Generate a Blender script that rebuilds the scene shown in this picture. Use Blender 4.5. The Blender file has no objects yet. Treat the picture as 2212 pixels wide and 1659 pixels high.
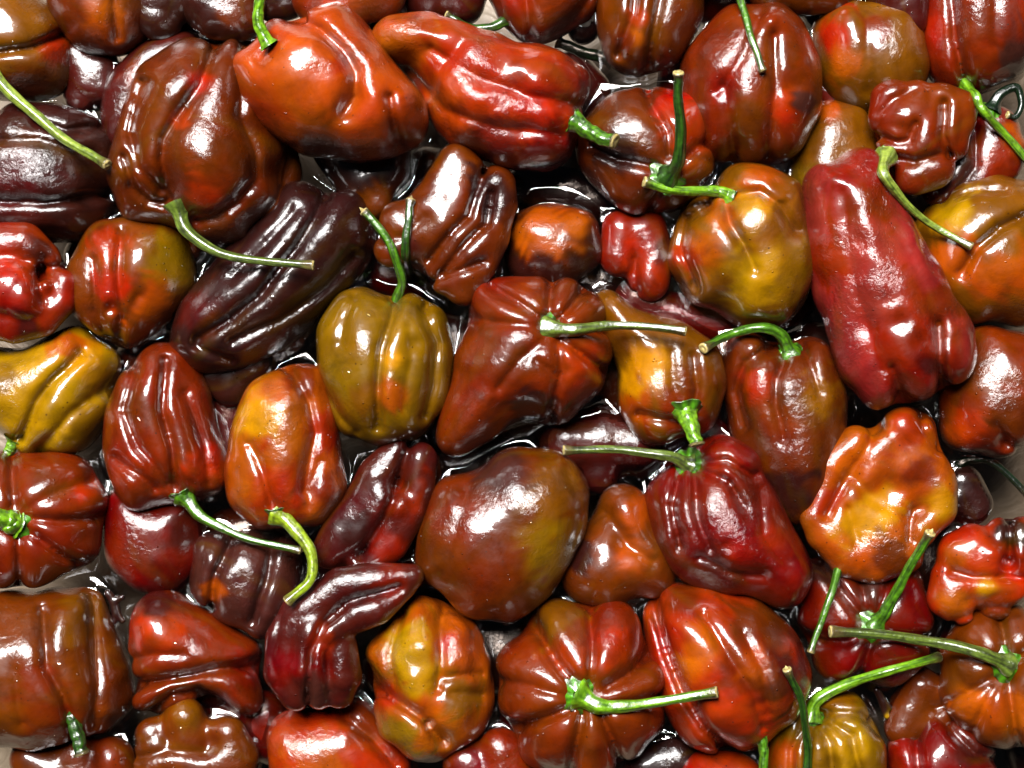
import bpy, math, random
import numpy as np
random.seed(7); RNG = np.random.RandomState(7)

# ---------------------------------------------------------------- camera, world, lamps, exposure
# the basin is laid out in picture units (U): 2212 x 1659 of them cover the frame at the water line, 1 U = 0.154 mm
S = 0.34 / 2212.0
CX, CY, H = 1106.0, 829.5, 3250.0
sc = bpy.context.scene
COL = sc.collection
cam_d = bpy.data.cameras.new('camera'); cam = bpy.data.objects.new('camera', cam_d); COL.objects.link(cam)
cam.location = (0, 0, H * S); cam_d.sensor_width = 36; cam_d.sensor_fit = 'HORIZONTAL'
cam_d.lens = 18.0 / (CX / H); cam_d.clip_start = 0.01; cam_d.clip_end = 50
sc.camera = cam
w = bpy.data.worlds.new('World'); sc.world = w; w.use_nodes = True
w.node_tree.nodes['Background'].inputs[0].default_value = (0.50, 0.62, 0.80, 1)
w.node_tree.nodes['Background'].inputs[1].default_value = WORLD_STRENGTH = 0.03
sc.view_settings.view_transform = 'Standard'; sc.view_settings.look = 'None'
sc.view_settings.exposure = 0.02; sc.view_settings.gamma = 1.0

def area(name, loc, target, sx, sy, radiance, col=(1, 1, 1), spin=0.0):
    """rectangular lamp of a given radiance (W/m2/sr)"""
    from mathutils import Vector, Matrix
    d = bpy.data.lights.new(name, 'AREA'); d.shape = 'RECTANGLE'; d.size = sx; d.size_y = sy
    d.energy = radiance * math.pi * sx * sy; d.color = col
    o = bpy.data.objects.new(name, d); COL.objects.link(o)
    v = Vector(target) - Vector(loc)
    o.rotation_euler = (v.to_track_quat('-Z', 'Y').to_matrix() @ Matrix.Rotation(spin, 3, 'Z')).to_euler(); o.location = loc
    return o
# tall window: a row of narrow bright panes, and the pale wall / ceiling round it
from mathutils import Vector
LDIR = Vector((-0.24, 0.56, 1.0)).normalized()
LC = LDIR * 1.6
side = Vector((1, 0.12, 0)).normalized(); side = (side - LDIR * side.dot(LDIR)).normalized(); up = LDIR.cross(side).normalized()
NP = 4; PW = 0.195; GAP = 0.022
for i in range(NP):
    c = LC + side * ((i - (NP - 1) / 2) * (PW + GAP))
    area('window_pane_light', c, (0, 0, 0), PW, 0.84, 88, (1.0, 0.985, 0.97))
area('pale_ceiling_light', LDIR * 1.85 + side * 0.25 - up * 0.1, (0, 0, 0), 1.1, 0.8, 1.4, (1.0, 0.84, 0.70))

# ---------------------------------------------------------------- helpers
def P(px, py, z):
    """picture-plane point (px, py) at height z -> world (in U)"""
    k = (H - z) / H
    return np.stack([(np.asarray(px, float) - CX) * k, -(np.asarray(py, float) - CY) * k, np.asarray(z, float) * np.ones_like(k * np.asarray(px, float))], -1)
def IMG(p):
    k = H / (H - p[..., 2])
    return np.stack([p[..., 0] * k + CX, CY - p[..., 1] * k], -1)
def lin(c, g=1.0):
    c = np.array(c, float) / 255.0
    return np.where(c <= 0.04045, c / 12.92, ((c + 0.055) / 1.055) ** 2.4) * g

def tag(o, label=None, cat=None, group=None, kind=None):
    for k, v in (('label', label), ('category', cat), ('group', group), ('kind', kind)):
        if v: o[k] = v
    return o
def mesh_obj(name, verts, faces, mat, parent=None, origin=None, colors=None, smooth=True):
    """verts in U"""
    me = bpy.data.meshes.new(name)
    verts = np.asarray(verts, float)
    org = np.zeros(3) if origin is None else np.asarray(origin, float)
    me.vertices.add(len(verts)); me.vertices.foreach_set('co', ((verts - org) * S).astype(np.float32).ravel())
    if isinstance(faces, np.ndarray):
        n, m = faces.shape
        me.loops.add(n * m); me.loops.foreach_set('vertex_index', faces.astype(np.int32).ravel())
        me.polygons.add(n); me.polygons.foreach_set('loop_start', np.arange(0, n * m, m, dtype=np.int32))
        try: me.polygons.foreach_set('loop_total', np.full(n, m, np.int32))
        except Exception: pass
    else:
        tot = np.array([len(f) for f in faces], np.int32); st = np.concatenate([[0], np.cumsum(tot)[:-1]]).astype(np.int32)
        me.loops.add(int(tot.sum())); me.loops.foreach_set('vertex_index', np.concatenate([np.asarray(f, np.int32) for f in faces]))
        me.polygons.add(len(faces)); me.polygons.foreach_set('loop_start', st)
        try: me.polygons.foreach_set('loop_total', tot)
        except Exception: pass
    me.update(calc_edges=True); me.validate()
    if smooth: me.polygons.foreach_set('use_smooth', np.ones(len(me.polygons), bool))
    if colors is not None:
        a = me.color_attributes.new('Col', 'FLOAT_COLOR', 'POINT')
        c4 = np.ones((len(verts), 4), np.float32); c4[:, :3] = colors
        a.data.foreach_set('color', c4.ravel())
    me.materials.append(mat)
    o = bpy.data.objects.new(name, me); COL.objects.link(o)
    if parent is not None:
        o.parent = parent; o.location = org * S - np.array(parent.location)
    else: o.location = org * S
    return o

# ---------------------------------------------------------------- materials
def new_mat(name):
    m = bpy.data.materials.new(name); m.use_nodes = True
    nt = m.node_tree; return m, nt, nt.nodes['Principled BSDF'], nt.nodes['Material Output']
def nd(nt, t, **kw):
    n = nt.nodes.new(t)
    for k, v in kw.items(): setattr(n, k, v)
    return n
def noise(nt, co, scale, detail=3, rough=0.55, dist=0.0):
    n = nd(nt, 'ShaderNodeTexNoise'); nt.links.new(co, n.inputs['Vector'])
    n.inputs['Scale'].default_value = scale; n.inputs['Detail'].default_value = detail
    n.inputs['Roughness'].default_value = rough; n.inputs['Distortion'].default_value = dist
    return n.outputs['Fac']
def ramp(nt, f, stops):
    r = nd(nt, 'ShaderNodeValToRGB'); nt.links.new(f, r.inputs[0]); e = r.color_ramp.elements
    e[0].position, e[1].position = stops[0][0], stops[-1][0]
    for p, _ in stops[1:-1]: e.new(p)
    for el, (p, c) in zip(e, stops):
        el.position = p; el.color = (c, c, c, 1) if not hasattr(c, '__len__') else (*c, 1)
    return r.outputs[0]
def math_n(nt, op, a, b):
    m = nd(nt, 'ShaderNodeMath', operation=op)
    for i, v in enumerate((a, b)):
        if hasattr(v, 'links'): nt.links.new(v, m.inputs[i])
        else: m.inputs[i].default_value = v
    return m.outputs[0]
def mixc(nt, f, a, b, mode='MIX'):
    m = nd(nt, 'ShaderNodeMix', data_type='RGBA', blend_type=mode)
    for s, v in ((m.inputs[0], f), (m.inputs[6], a), (m.inputs[7], b)):
        if hasattr(v, 'links'): nt.links.new(v, s)
        elif hasattr(v, '__len__'): s.default_value = (*v, 1)
        else: s.default_value = v
    return m.outputs[2]

def skin_material(name, wrinkle=1.0, rough=0.34):
    m, nt, b, out = new_mat(name)
    tc = nd(nt, 'ShaderNodeTexCoord').outputs['Object']
    info = nd(nt, 'ShaderNodeObjectInfo')
    vm = nd(nt, 'ShaderNodeVectorMath', operation='ADD'); nt.links.new(tc, vm.inputs[0])
    sc3 = nd(nt, 'ShaderNodeVectorMath', operation='SCALE'); sc3.inputs[0].default_value = (1, 2, 3)
    nt.links.new(info.outputs['Random'], sc3.inputs['Scale']); nt.links.new(sc3.outputs[0], vm.inputs[1])
    co = vm.outputs[0]
    at = nd(nt, 'ShaderNodeAttribute', attribute_name='Col').outputs['Color']
    # flesh shows through in cloudy patches, slightly lighter streaks, dark pin-pricks
    n1 = noise(nt, co, 70, 6, 0.66, 0.7)
    hs = nd(nt, 'ShaderNodeHueSaturation'); nt.links.new(at, hs.inputs['Color'])
    hs.inputs['Saturation'].default_value = 1.05
    hv = ramp(nt, n1, [(0.28, 0.58), (0.5, 1.0), (0.74, 1.32)]); nt.links.new(hv, hs.inputs['Value'])
    hh = math_n(nt, 'ADD', math_n(nt, 'MULTIPLY', noise(nt, co, 45, 2, 0.5), 0.035), 0.4825); nt.links.new(hh, hs.inputs['Hue'])
    vo = nd(nt, 'ShaderNodeTexVoronoi'); vo.inputs['Scale'].default_value = 520; nt.links.new(co, vo.inputs['Vector'])
    pin = ramp(nt, vo.outputs['Distance'], [(0.0, 0.0), (0.10, 0.0), (0.16, 1.0)])
    keep = ramp(nt, noise(nt, co, 190, 1), [(0.60, 1.0), (0.66, 0.0)])
    pin2 = math_n(nt, 'MAXIMUM', pin, keep)
    c = mixc(nt, pin2, (0.012, 0.004, 0.002), hs.outputs[0])
    nt.links.new(c, b.inputs['Base Color'])
    rr = ramp(nt, noise(nt, co, 300, 3), [(0.3, rough * 0.8), (0.7, rough * 1.4)]); nt.links.new(rr, b.inputs['Roughness'])
    b.inputs['IOR'].default_value = 1.45
    b.inputs['Coat Weight'].default_value = 1.0; b.inputs['Coat Roughness'].default_value = 0.035; b.inputs['Coat IOR'].default_value = 1.40; b.inputs['Specular IOR Level'].default_value = 0.14
    # relief: shallow dimpling, fine crinkle inside patches, droplets of mist
    d1 = noise(nt, co, 95, 3, 0.5, 0.3)
    patch = ramp(nt, noise(nt, co, 55, 2), [(0.42, 0.12), (0.62, 1.0)])
    d2 = math_n(nt, 'MULTIPLY', noise(nt, co, 560, 5, 0.65, 0.8), patch)
    v2 = nd(nt, 'ShaderNodeTexVoronoi'); v2.inputs['Scale'].default_value = 330; nt.links.new(co, v2.inputs['Vector'])
    mist = ramp(nt, v2.outputs['Distance'], [(0.0, 1.0), (0.06, 0.85), (0.12, 0.0)])
    mist = math_n(nt, 'MULTIPLY', mist, ramp(nt, noise(nt, co, 140, 2), [(0.52, 0.0), (0.6, 1.0)]))
    h = math_n(nt, 'ADD', math_n(nt, 'ADD', math_n(nt, 'MULTIPLY', d1, 1.1), math_n(nt, 'MULTIPLY', d2, 0.68 * wrinkle)), math_n(nt, 'MULTIPLY', mist, 1.0))
    bp = nd(nt, 'ShaderNodeBump'); bp.inputs['Strength'].default_value = 1.0; bp.inputs['Distance'].default_value = 0.00042
    nt.links.new(h, bp.inputs['Height']); nt.links.new(bp.outputs[0], b.inputs['Normal']); nt.links.new(bp.outputs[0], b.inputs['Coat Normal'])
    return m
SKIN = skin_material('pepper_skin'); SKIN_W = skin_material('crinkled_pepper_skin', 1.7, 0.36)

def green_material(name, rough=0.32):
    m, nt, b, out = new_mat(name)
    tc = nd(nt, 'ShaderNodeTexCoord').outputs['Object']
    at = nd(nt, 'ShaderNodeAttribute', attribute_name='Col').outputs['Color']
    n = noise(nt, tc, 500, 4, 0.65)
    c = mixc(nt, 1.0, at, ramp(nt, n, [(0.3, 0.55), (0.7, 1.35)]), 'MULTIPLY')
    nt.links.new(c, b.inputs['Base Color']); b.inputs['Roughness'].default_value = rough
    b.inputs['Coat Weight'].default_value = 0.3; b.inputs['Coat Roughness'].default_value = 0.15
    bp = nd(nt, 'ShaderNodeBump'); bp.inputs['Distance'].default_value = 0.00025; nt.links.new(noise(nt, tc, 900, 3), bp.inputs['Height'])
    nt.links.new(bp.outputs[0], b.inputs['Normal'])
    return m
GREEN = green_material('green_stalk'); CUT = green_material('dry_cut_stalk', 0.7)

def water_material():
    m, nt, b, out = new_mat('clear_water'); nt.nodes.remove(b)
    tc = nd(nt, 'ShaderNodeTexCoord').outputs['Object']
    t = nd(nt, 'ShaderNodeBsdfTransparent'); t.inputs[0].default_value = (0.66, 0.60, 0.56, 1)
    g = nd(nt, 'ShaderNodeBsdfGlossy'); g.inputs['Roughness'].default_value = 0.012; g.inputs[0].default_value = (1, 1, 1, 1)
    f = nd(nt, 'ShaderNodeFresnel'); f.inputs[0].default_value = 1.42
    bp = nd(nt, 'ShaderNodeBump'); bp.inputs['Distance'].default_value = 0.0004; bp.inputs['Strength'].default_value = 0.6
    nt.links.new(noise(nt, tc, 90, 2, 0.5, 0.5), bp.inputs['Height'])
    nt.links.new(bp.outputs[0], g.inputs['Normal']); nt.links.new(bp.outputs[0], f.inputs['Normal'])
    geo = nd(nt, 'ShaderNodeNewGeometry'); fr = math_n(nt, 'MULTIPLY', f.outputs[0], math_n(nt, 'SUBTRACT', 1.0, geo.outputs['Backfacing']))
    mx = nd(nt, 'ShaderNodeMixShader'); nt.links.new(fr, mx.inputs[0]); nt.links.new(t.outputs[0], mx.inputs[1]); nt.links.new(g.outputs[0], mx.inputs[2])
    nt.links.new(mx.outputs[0], out.inputs[0])
    return m
WATER = water_material()
def drop_material():
    m, nt, b, out = new_mat('water_drop'); nt.nodes.remove(b)
    t = nd(nt, 'ShaderNodeBsdfTransparent'); t.inputs[0].default_value = (0.97, 0.95, 0.93, 1)
    r = nd(nt, 'ShaderNodeBsdfRefraction'); r.inputs['IOR'].default_value = 1.33; r.inputs['Roughness'].default_value = 0.0
    g = nd(nt, 'ShaderNodeBsdfGlossy'); g.inputs['Roughness'].default_value = 0.0
    f = nd(nt, 'ShaderNodeFresnel'); f.inputs[0].default_value = 1.45
    mx0 = nd(nt, 'ShaderNodeMixShader'); mx0.inputs[0].default_value = 0.0; nt.links.new(t.outputs[0], mx0.inputs[1]); nt.links.new(r.outputs[0], mx0.inputs[2])
    geo = nd(nt, 'ShaderNodeNewGeometry'); fr = math_n(nt, 'MULTIPLY', f.outputs[0], math_n(nt, 'SUBTRACT', 1.0, geo.outputs['Backfacing']))
    mx = nd(nt, 'ShaderNodeMixShader'); nt.links.new(fr, mx.inputs[0]); nt.links.new(mx0.outputs[0], mx.inputs[1]); nt.links.new(g.outputs[0], mx.inputs[2])
    nt.links.new(mx.outputs[0], out.inputs[0])
    return m
DROP = drop_material()
def floor_material():
    m, nt, b, out = new_mat('pale_basin_floor')
    tc = nd(nt, 'ShaderNodeTexCoord').outputs['Object']
    c = mixc(nt, noise(nt, tc, 22, 3), (0.11, 0.095, 0.072), (0.21, 0.183, 0.135))
    nt.links.new(c, b.inputs['Base Color']); b.inputs['Roughness'].default_value = 0.45
    bp = nd(nt, 'ShaderNodeBump'); bp.inputs['Distance'].default_value = 0.002; nt.links.new(noise(nt, tc, 60, 3, 0.5, 1.0), bp.inputs['Height']); nt.links.new(bp.outputs[0], b.inputs['Normal'])
    return m
FLOOR = floor_material()

# ---------------------------------------------------------------- pepper bodies: lobes blended as a distance field, meshed by surface nets
def smin(a, b, k):
    h = np.maximum(k - np.abs(a - b), 0) / k
    return np.minimum(a, b) - h * h * k * 0.25
def seg(p, a, b, ra, rb):
    ab = b - a; L2 = float(ab @ ab) + 1e-6
    t = np.clip(((p - a) @ ab) / L2, 0, 1)
    q = p - a - t[..., None] * ab
    return np.sqrt(np.einsum('...i,...i->...', q, q)) - (ra + (rb - ra) * t)
def chain(p, pts):
    if len(pts) == 1: return np.linalg.norm(p - pts[0][0], axis=-1) - pts[0][1]
    d = None
    for (a, ra), (b, rb) in zip(pts[:-1], pts[1:]):
        e = seg(p, a, b, ra, rb); d = e if d is None else np.minimum(d, e)
    return d

class Body:
    def __init__(s, lobes, z0=0.0, k=16.0, core=0.92, thick=1.6, warp=3.5, wave=150.0, wr=0.5, close=70.0, inset=6.0, grow=6.0, flat=0, dents=(), bumps=(), seed=0, tilt=(0, 0), creases=(), hollows=()):
        s.creases, s.hollows, s.flat = creases, hollows, flat
        rs = np.random.RandomState(seed + 11)
        lobes = [[(q[0], q[1], q[2] * 1.03 + grow, *q[3:]) for q in L] for L in lobes]
        dn = []
        for L in lobes:                         # resample lobes so that boundary and depth are well sampled
            pts = []
            for (a, b) in zip(L[:-1], L[1:]):
                for t in (0, 0.33, 0.66): pts.append([a[i] + (b[i] - a[i]) * t for i in range(3)])
            pts.append(list(L[-1][:3])); dn.append(pts)
        allp = np.array([q for L in dn for q in L], float)
        ang = np.linspace(0, 2 * np.pi, 48, endpoint=False)
        bd = (allp[:, None, :2] + allp[:, None, 2:3] * np.stack([np.cos(ang), np.sin(ang)], -1)[None]).reshape(-1, 2)
        dd = np.linalg.norm(bd[:, None] - allp[None, :, :2], axis=-1) - allp[None, :, 2]
        bd = bd[dd.min(1) > -2.5]
        def depth(x, y): return np.linalg.norm(bd - (x, y), axis=1).min()
        Dmax = max(depth(*q[:2]) for q in allp)
        s.W = Dmax; T = Dmax * thick
        cxy = allp[:, :2].mean(0); s.c = cxy; s.z0 = z0
        s.lobes = []; s.cores = []
        for L in lobes:
            top, bot, cor = [], [], []
            for q in L:
                x, y, r = q[:3]; D = max(depth(x, y), r * 0.9)
                hh = T * math.sqrt(max(0.0, 1 - (1 - min(D / Dmax, 1)) ** 2))
                dz = max(hh - r, 0) + (q[3] if len(q) > 3 else 0)
                zz = z0 + tilt[0] * (x - cxy[0]) + tilt[1] * (y - cxy[1])
                top.append((P(x, y, zz + dz), r)); bot.append((P(x, y, zz - max(hh - r, 0) * 0.8), r * 0.97))
            s.lobes.append(top); s.lobes.append(bot)
        s.k = k; s.warp, s.wave, s.wr = warp, wave, wr; s.tilt = tilt
        # closed outline of all lobes -> depth map D, inflated to the body that the lobes ride on
        g = 7.0; m = close + 30; R_ = allp[:, 2].max()
        s.gx0 = allp[:, 0].min() - R_ - m; s.gy0 = allp[:, 1].min() - R_ - m; s.g = g
        nx = int((allp[:, 0].max() + R_ + m - s.gx0) / g) + 1; ny = int((allp[:, 1].max() + R_ + m - s.gy0) / g) + 1
        GX, GY = np.meshgrid(s.gx0 + g * np.arange(nx), s.gy0 + g * np.arange(ny), indexing='ij')
        E = np.full(GX.shape, 1e9)
        for q in allp: E = np.minimum(E, np.hypot(GX - q[0], GY - q[1]) - q[2])
        far = E >= close; edge = far.copy(); edge[1:-1, 1:-1] &= ~(far[2:, 1:-1] & far[:-2, 1:-1] & far[1:-1, 2:] & far[1:-1, :-2])
        ep = np.stack([GX[edge] , GY[edge]], -1); off = (E[edge] - close)
        D = np.empty(GX.shape); 
        for a in range(nx): D[a] = (np.hypot(GX[a][:, None] - ep[None, :, 0], GY[a][:, None] - ep[None, :, 1]) - off[None]).min(1)
        D = np.where(far, close - E, D) - close
        for _ in range(14 if flat else 3):
            Q_ = np.pad(D, 1, mode='edge'); D = (Q_[2:, 1:-1] + Q_[:-2, 1:-1] + Q_[1:-1, 2:] + Q_[1:-1, :-2] + 4 * D) / 8
        s.D = D.astype(np.float32); s.Wc = float(D.max()); s.inset = inset; s.cth = flat if flat else (thick * core * Dmax / max(s.Wc, 1) if s.Wc > Dmax * 1.25 else thick * core)
        s.K = rs.normal(size=(5, 3)) ; s.K /= np.linalg.norm(s.K, axis=1)[:, None]
        s.A = rs.normal(size=(5, 3)); s.A /= np.linalg.norm(s.A, axis=1)[:, None]; s.ph = rs.uniform(0, 6.28, 5)
        s.K2 = rs.normal(size=(9, 3)); s.K2 /= np.linalg.norm(s.K2, axis=1)[:, None]; s.ph2 = rs.uniform(0, 6.28, 9); s.f2 = rs.uniform(0.6, 1.7, 9)
        s.dents = [(P(x, y, z0 + z), r, kk) for (x, y, z, r, kk) in dents]
        s.bumps = [(P(x, y, z0 + z), r) for (x, y, z, r) in bumps]
    def core(s, q):
        k0 = (H - s.z0) / H
        u = np.clip((q[..., 0] / k0 + CX - s.gx0) / s.g, 0, s.D.shape[0] - 1.001); v = np.clip((CY - q[..., 1] / k0 - s.gy0) / s.g, 0, s.D.shape[1] - 1.001)
        i = u.astype(int); j = v.astype(int); fu = (u - i); fv = (v - j); A = s.D
        Dv = (A[i, j] * (1 - fu) + A[i + 1, j] * fu) * (1 - fv) + (A[i, j + 1] * (1 - fu) + A[i + 1, j + 1] * fu) * fv
        W = s.Wc; z = (q[..., 2] - s.z0) / s.cth
        r = np.sqrt((W - Dv) ** 2 + z * z) - (W - s.inset)
        return (r * min(1.0, s.cth + 0.15)).astype(np.float32)
    def sdf(s, p):
        if s.warp:
            q = p.copy()
            for K, A, ph in zip(s.K, s.A, s.ph): q += (np.sin((p @ K) * (6.28 / s.wave) + ph) * s.warp * 0.45)[..., None] * A.astype(p.dtype)
        else: q = p
        d = s.core(q)
        if not s.flat:
            for L in s.lobes: d = smin(d, chain(q, L), s.k)
        for c, r in s.bumps: d = smin(d, np.linalg.norm(q - c, axis=-1) - r, s.k)
        for c, r, kk in s.dents:
            e = -(np.linalg.norm(q - c, axis=-1) - r); d = -smin(-d, -e, kk)
        if s.creases or s.hollows:              # grooves run across the upper side only
            kz = H / (H - q[..., 2]); X_ = q[..., 0] * kz + CX; Y_ = CY - q[..., 1] * kz; top = np.clip((q[..., 2] - s.z0) / 40.0 + 0.6, 0, 1); dd = 0
            if s.creases:
                for pts, dep, wd in s.creases:
                    best = None; n_ = len(pts) - 1; wd = wd * 0.78
                    for m, (a, b) in enumerate(zip(pts[:-1], pts[1:])):
                        ex, ey = b[0] - a[0], b[1] - a[1]; t = np.clip(((X_ - a[0]) * ex + (Y_ - a[1]) * ey) / (ex * ex + ey * ey), 0, 1)
                        e = np.sqrt((X_ - a[0] - t * ex) ** 2 + (Y_ - a[1] - t * ey) ** 2 + 36.0) - 4.5; best = e if best is None else np.minimum(best, e)
                    dd = dd + dep * 0.85 * np.exp(-best / wd)
            for x, y, r, dep in s.hollows: dd = dd + dep * np.exp(-((X_ - x) ** 2 + (Y_ - y) ** 2) / (r * r))
            d = d + dd * top
        if s.wr:
            n = 0
            for K, ph, f in zip(s.K2, s.ph2, s.f2): n = n + np.sin((p @ K) * (6.28 * f / 85.0) + ph + 1.7 * np.sin(p @ K[::-1] / 41))
            d = d + n * s.wr * 0.45
        return d
    def bounds(s):
        P_ = np.array([c for L in s.lobes for c, r in L] + [c for c, r in s.bumps]); R = np.array([r for L in s.lobes for c, r in L] + [r for c, r in s.bumps])
        m = 14 + s.warp * 1.5
        return (P_ - R[:, None]).min(0) - m, (P_ + R[:, None]).max(0) + m
    def mesh(s, vox=10.2):
        lo, hi = s.bounds(); n = np.ceil((hi - lo) / vox).astype(int) + 1
        ax = [lo[i] + vox * np.arange(n[i]) for i in range(3)]
        G = np.stack(np.meshgrid(*ax, indexing='ij'), -1).astype(np.float32)
        F = s.sdf(G); I = F < 0
        # cells
        c8 = [(i, j, k) for i in (0, 1) for j in (0, 1) for k in (0, 1)]
        sl = lambda A, o: A[o[0]:n[0] - 1 + o[0], o[1]:n[1] - 1 + o[1], o[2]:n[2] - 1 + o[2]]
        cnt = sum(sl(I, o).astype(np.int8) for o in c8); act = (cnt > 0) & (cnt < 8)
        idx = np.full(act.shape, -1, np.int64); ids = np.argwhere(act); idx[act] = np.arange(len(ids))
        acc = np.zeros((len(ids), 3)); num = np.zeros(len(ids))
        for a in c8:
            for d in range(3):
                if a[d]: continue
                b = list(a); b[d] = 1
                fa = F[ids[:, 0] + a[0], ids[:, 1] + a[1], ids[:, 2] + a[2]]; fb = F[ids[:, 0] + b[0], ids[:, 1] + b[1], ids[:, 2] + b[2]]
                m = (fa < 0) != (fb < 0); t = np.where(m, fa / np.where(m, fa - fb, 1), 0)
                pos = np.array(a, float)[None] + t[:, None] * (np.array(b) - np.array(a))[None]
                acc += pos * m[:, None]; num += m
        V = lo + vox * (ids + acc / num[:, None])
        Q = []
        for d in range(3):
            o = [0, 0, 0]; o[d] = 1
            A = I[:n[0] - o[0], :n[1] - o[1], :n[2] - o[2]]; B = I[o[0]:, o[1]:, o[2]:]
            e1, e2 = [(1, 2), (2, 0), (0, 1)][d]
            E = np.argwhere(A != B); ok = (E[:, e1] > 0) & (E[:, e2] > 0); E = E[ok]
            fl = A[E[:, 0], E[:, 1], E[:, 2]]
            def cell(a, b):
                c = E.copy(); c[:, e1] -= a; c[:, e2] -= b; return idx[c[:, 0], c[:, 1], c[:, 2]]
            q = np.stack([cell(1, 1), cell(0, 1), cell(0, 0), cell(1, 0)], -1)
            q[~fl] = q[~fl][:, ::-1]; Q.append(q)
        Q = np.concatenate(Q)
        V = s.project(V.astype(np.float32), Q, 2)
        # subdivide once
        E = np.stack([Q, np.roll(Q, -1, 1)], -1).reshape(-1, 2); Es = np.sort(E, 1)
        key = Es[:, 0] * (len(V) + 1) + Es[:, 1]; uk, first, inv = np.unique(key, return_index=True, return_inverse=True)
        mid = (V[Es[first, 0]] + V[Es[first, 1]]) / 2; fc = V[Q].mean(1)
        nv = len(V); em = (inv + nv).reshape(-1, 4); fi = nv + len(mid) + np.arange(len(Q))
        V = np.concatenate([V, mid, fc])
        Q = np.concatenate([np.stack([Q[:, i], em[:, i], fi, em[:, i - 1]], -1) for i in range(4)])
        V = s.project(V.astype(np.float32), Q, 2)
        return V, Q
    def grad(s, V, d):
        h = 1.2; g = np.stack([s.sdf(V + np.eye(3, dtype=np.float32)[i] * h) - d for i in range(3)], -1) / h
        return g
    def project(s, V, Q, it):
        # relax, then pull on to the surface
        E = np.stack([Q, np.roll(Q, -1, 1)], -1).reshape(-1, 2)
        for _ in range(it):
            acc = np.zeros_like(V, dtype=np.float64); cn = np.bincount(E[:, 0], minlength=len(V)) + np.bincount(E[:, 1], minlength=len(V))
            for i in range(3): acc[:, i] = np.bincount(E[:, 0], V[E[:, 1], i], len(V)) + np.bincount(E[:, 1], V[E[:, 0], i], len(V))
            V = (0.5 * V + 0.5 * acc / np.maximum(cn, 1)[:, None]).astype(np.float32)
            d = s.sdf(V); g = s.grad(V, d); V = (V - np.clip(d / np.maximum((g * g).sum(-1), 0.3), -7, 7)[:, None] * g).astype(np.float32)
        return V
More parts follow.
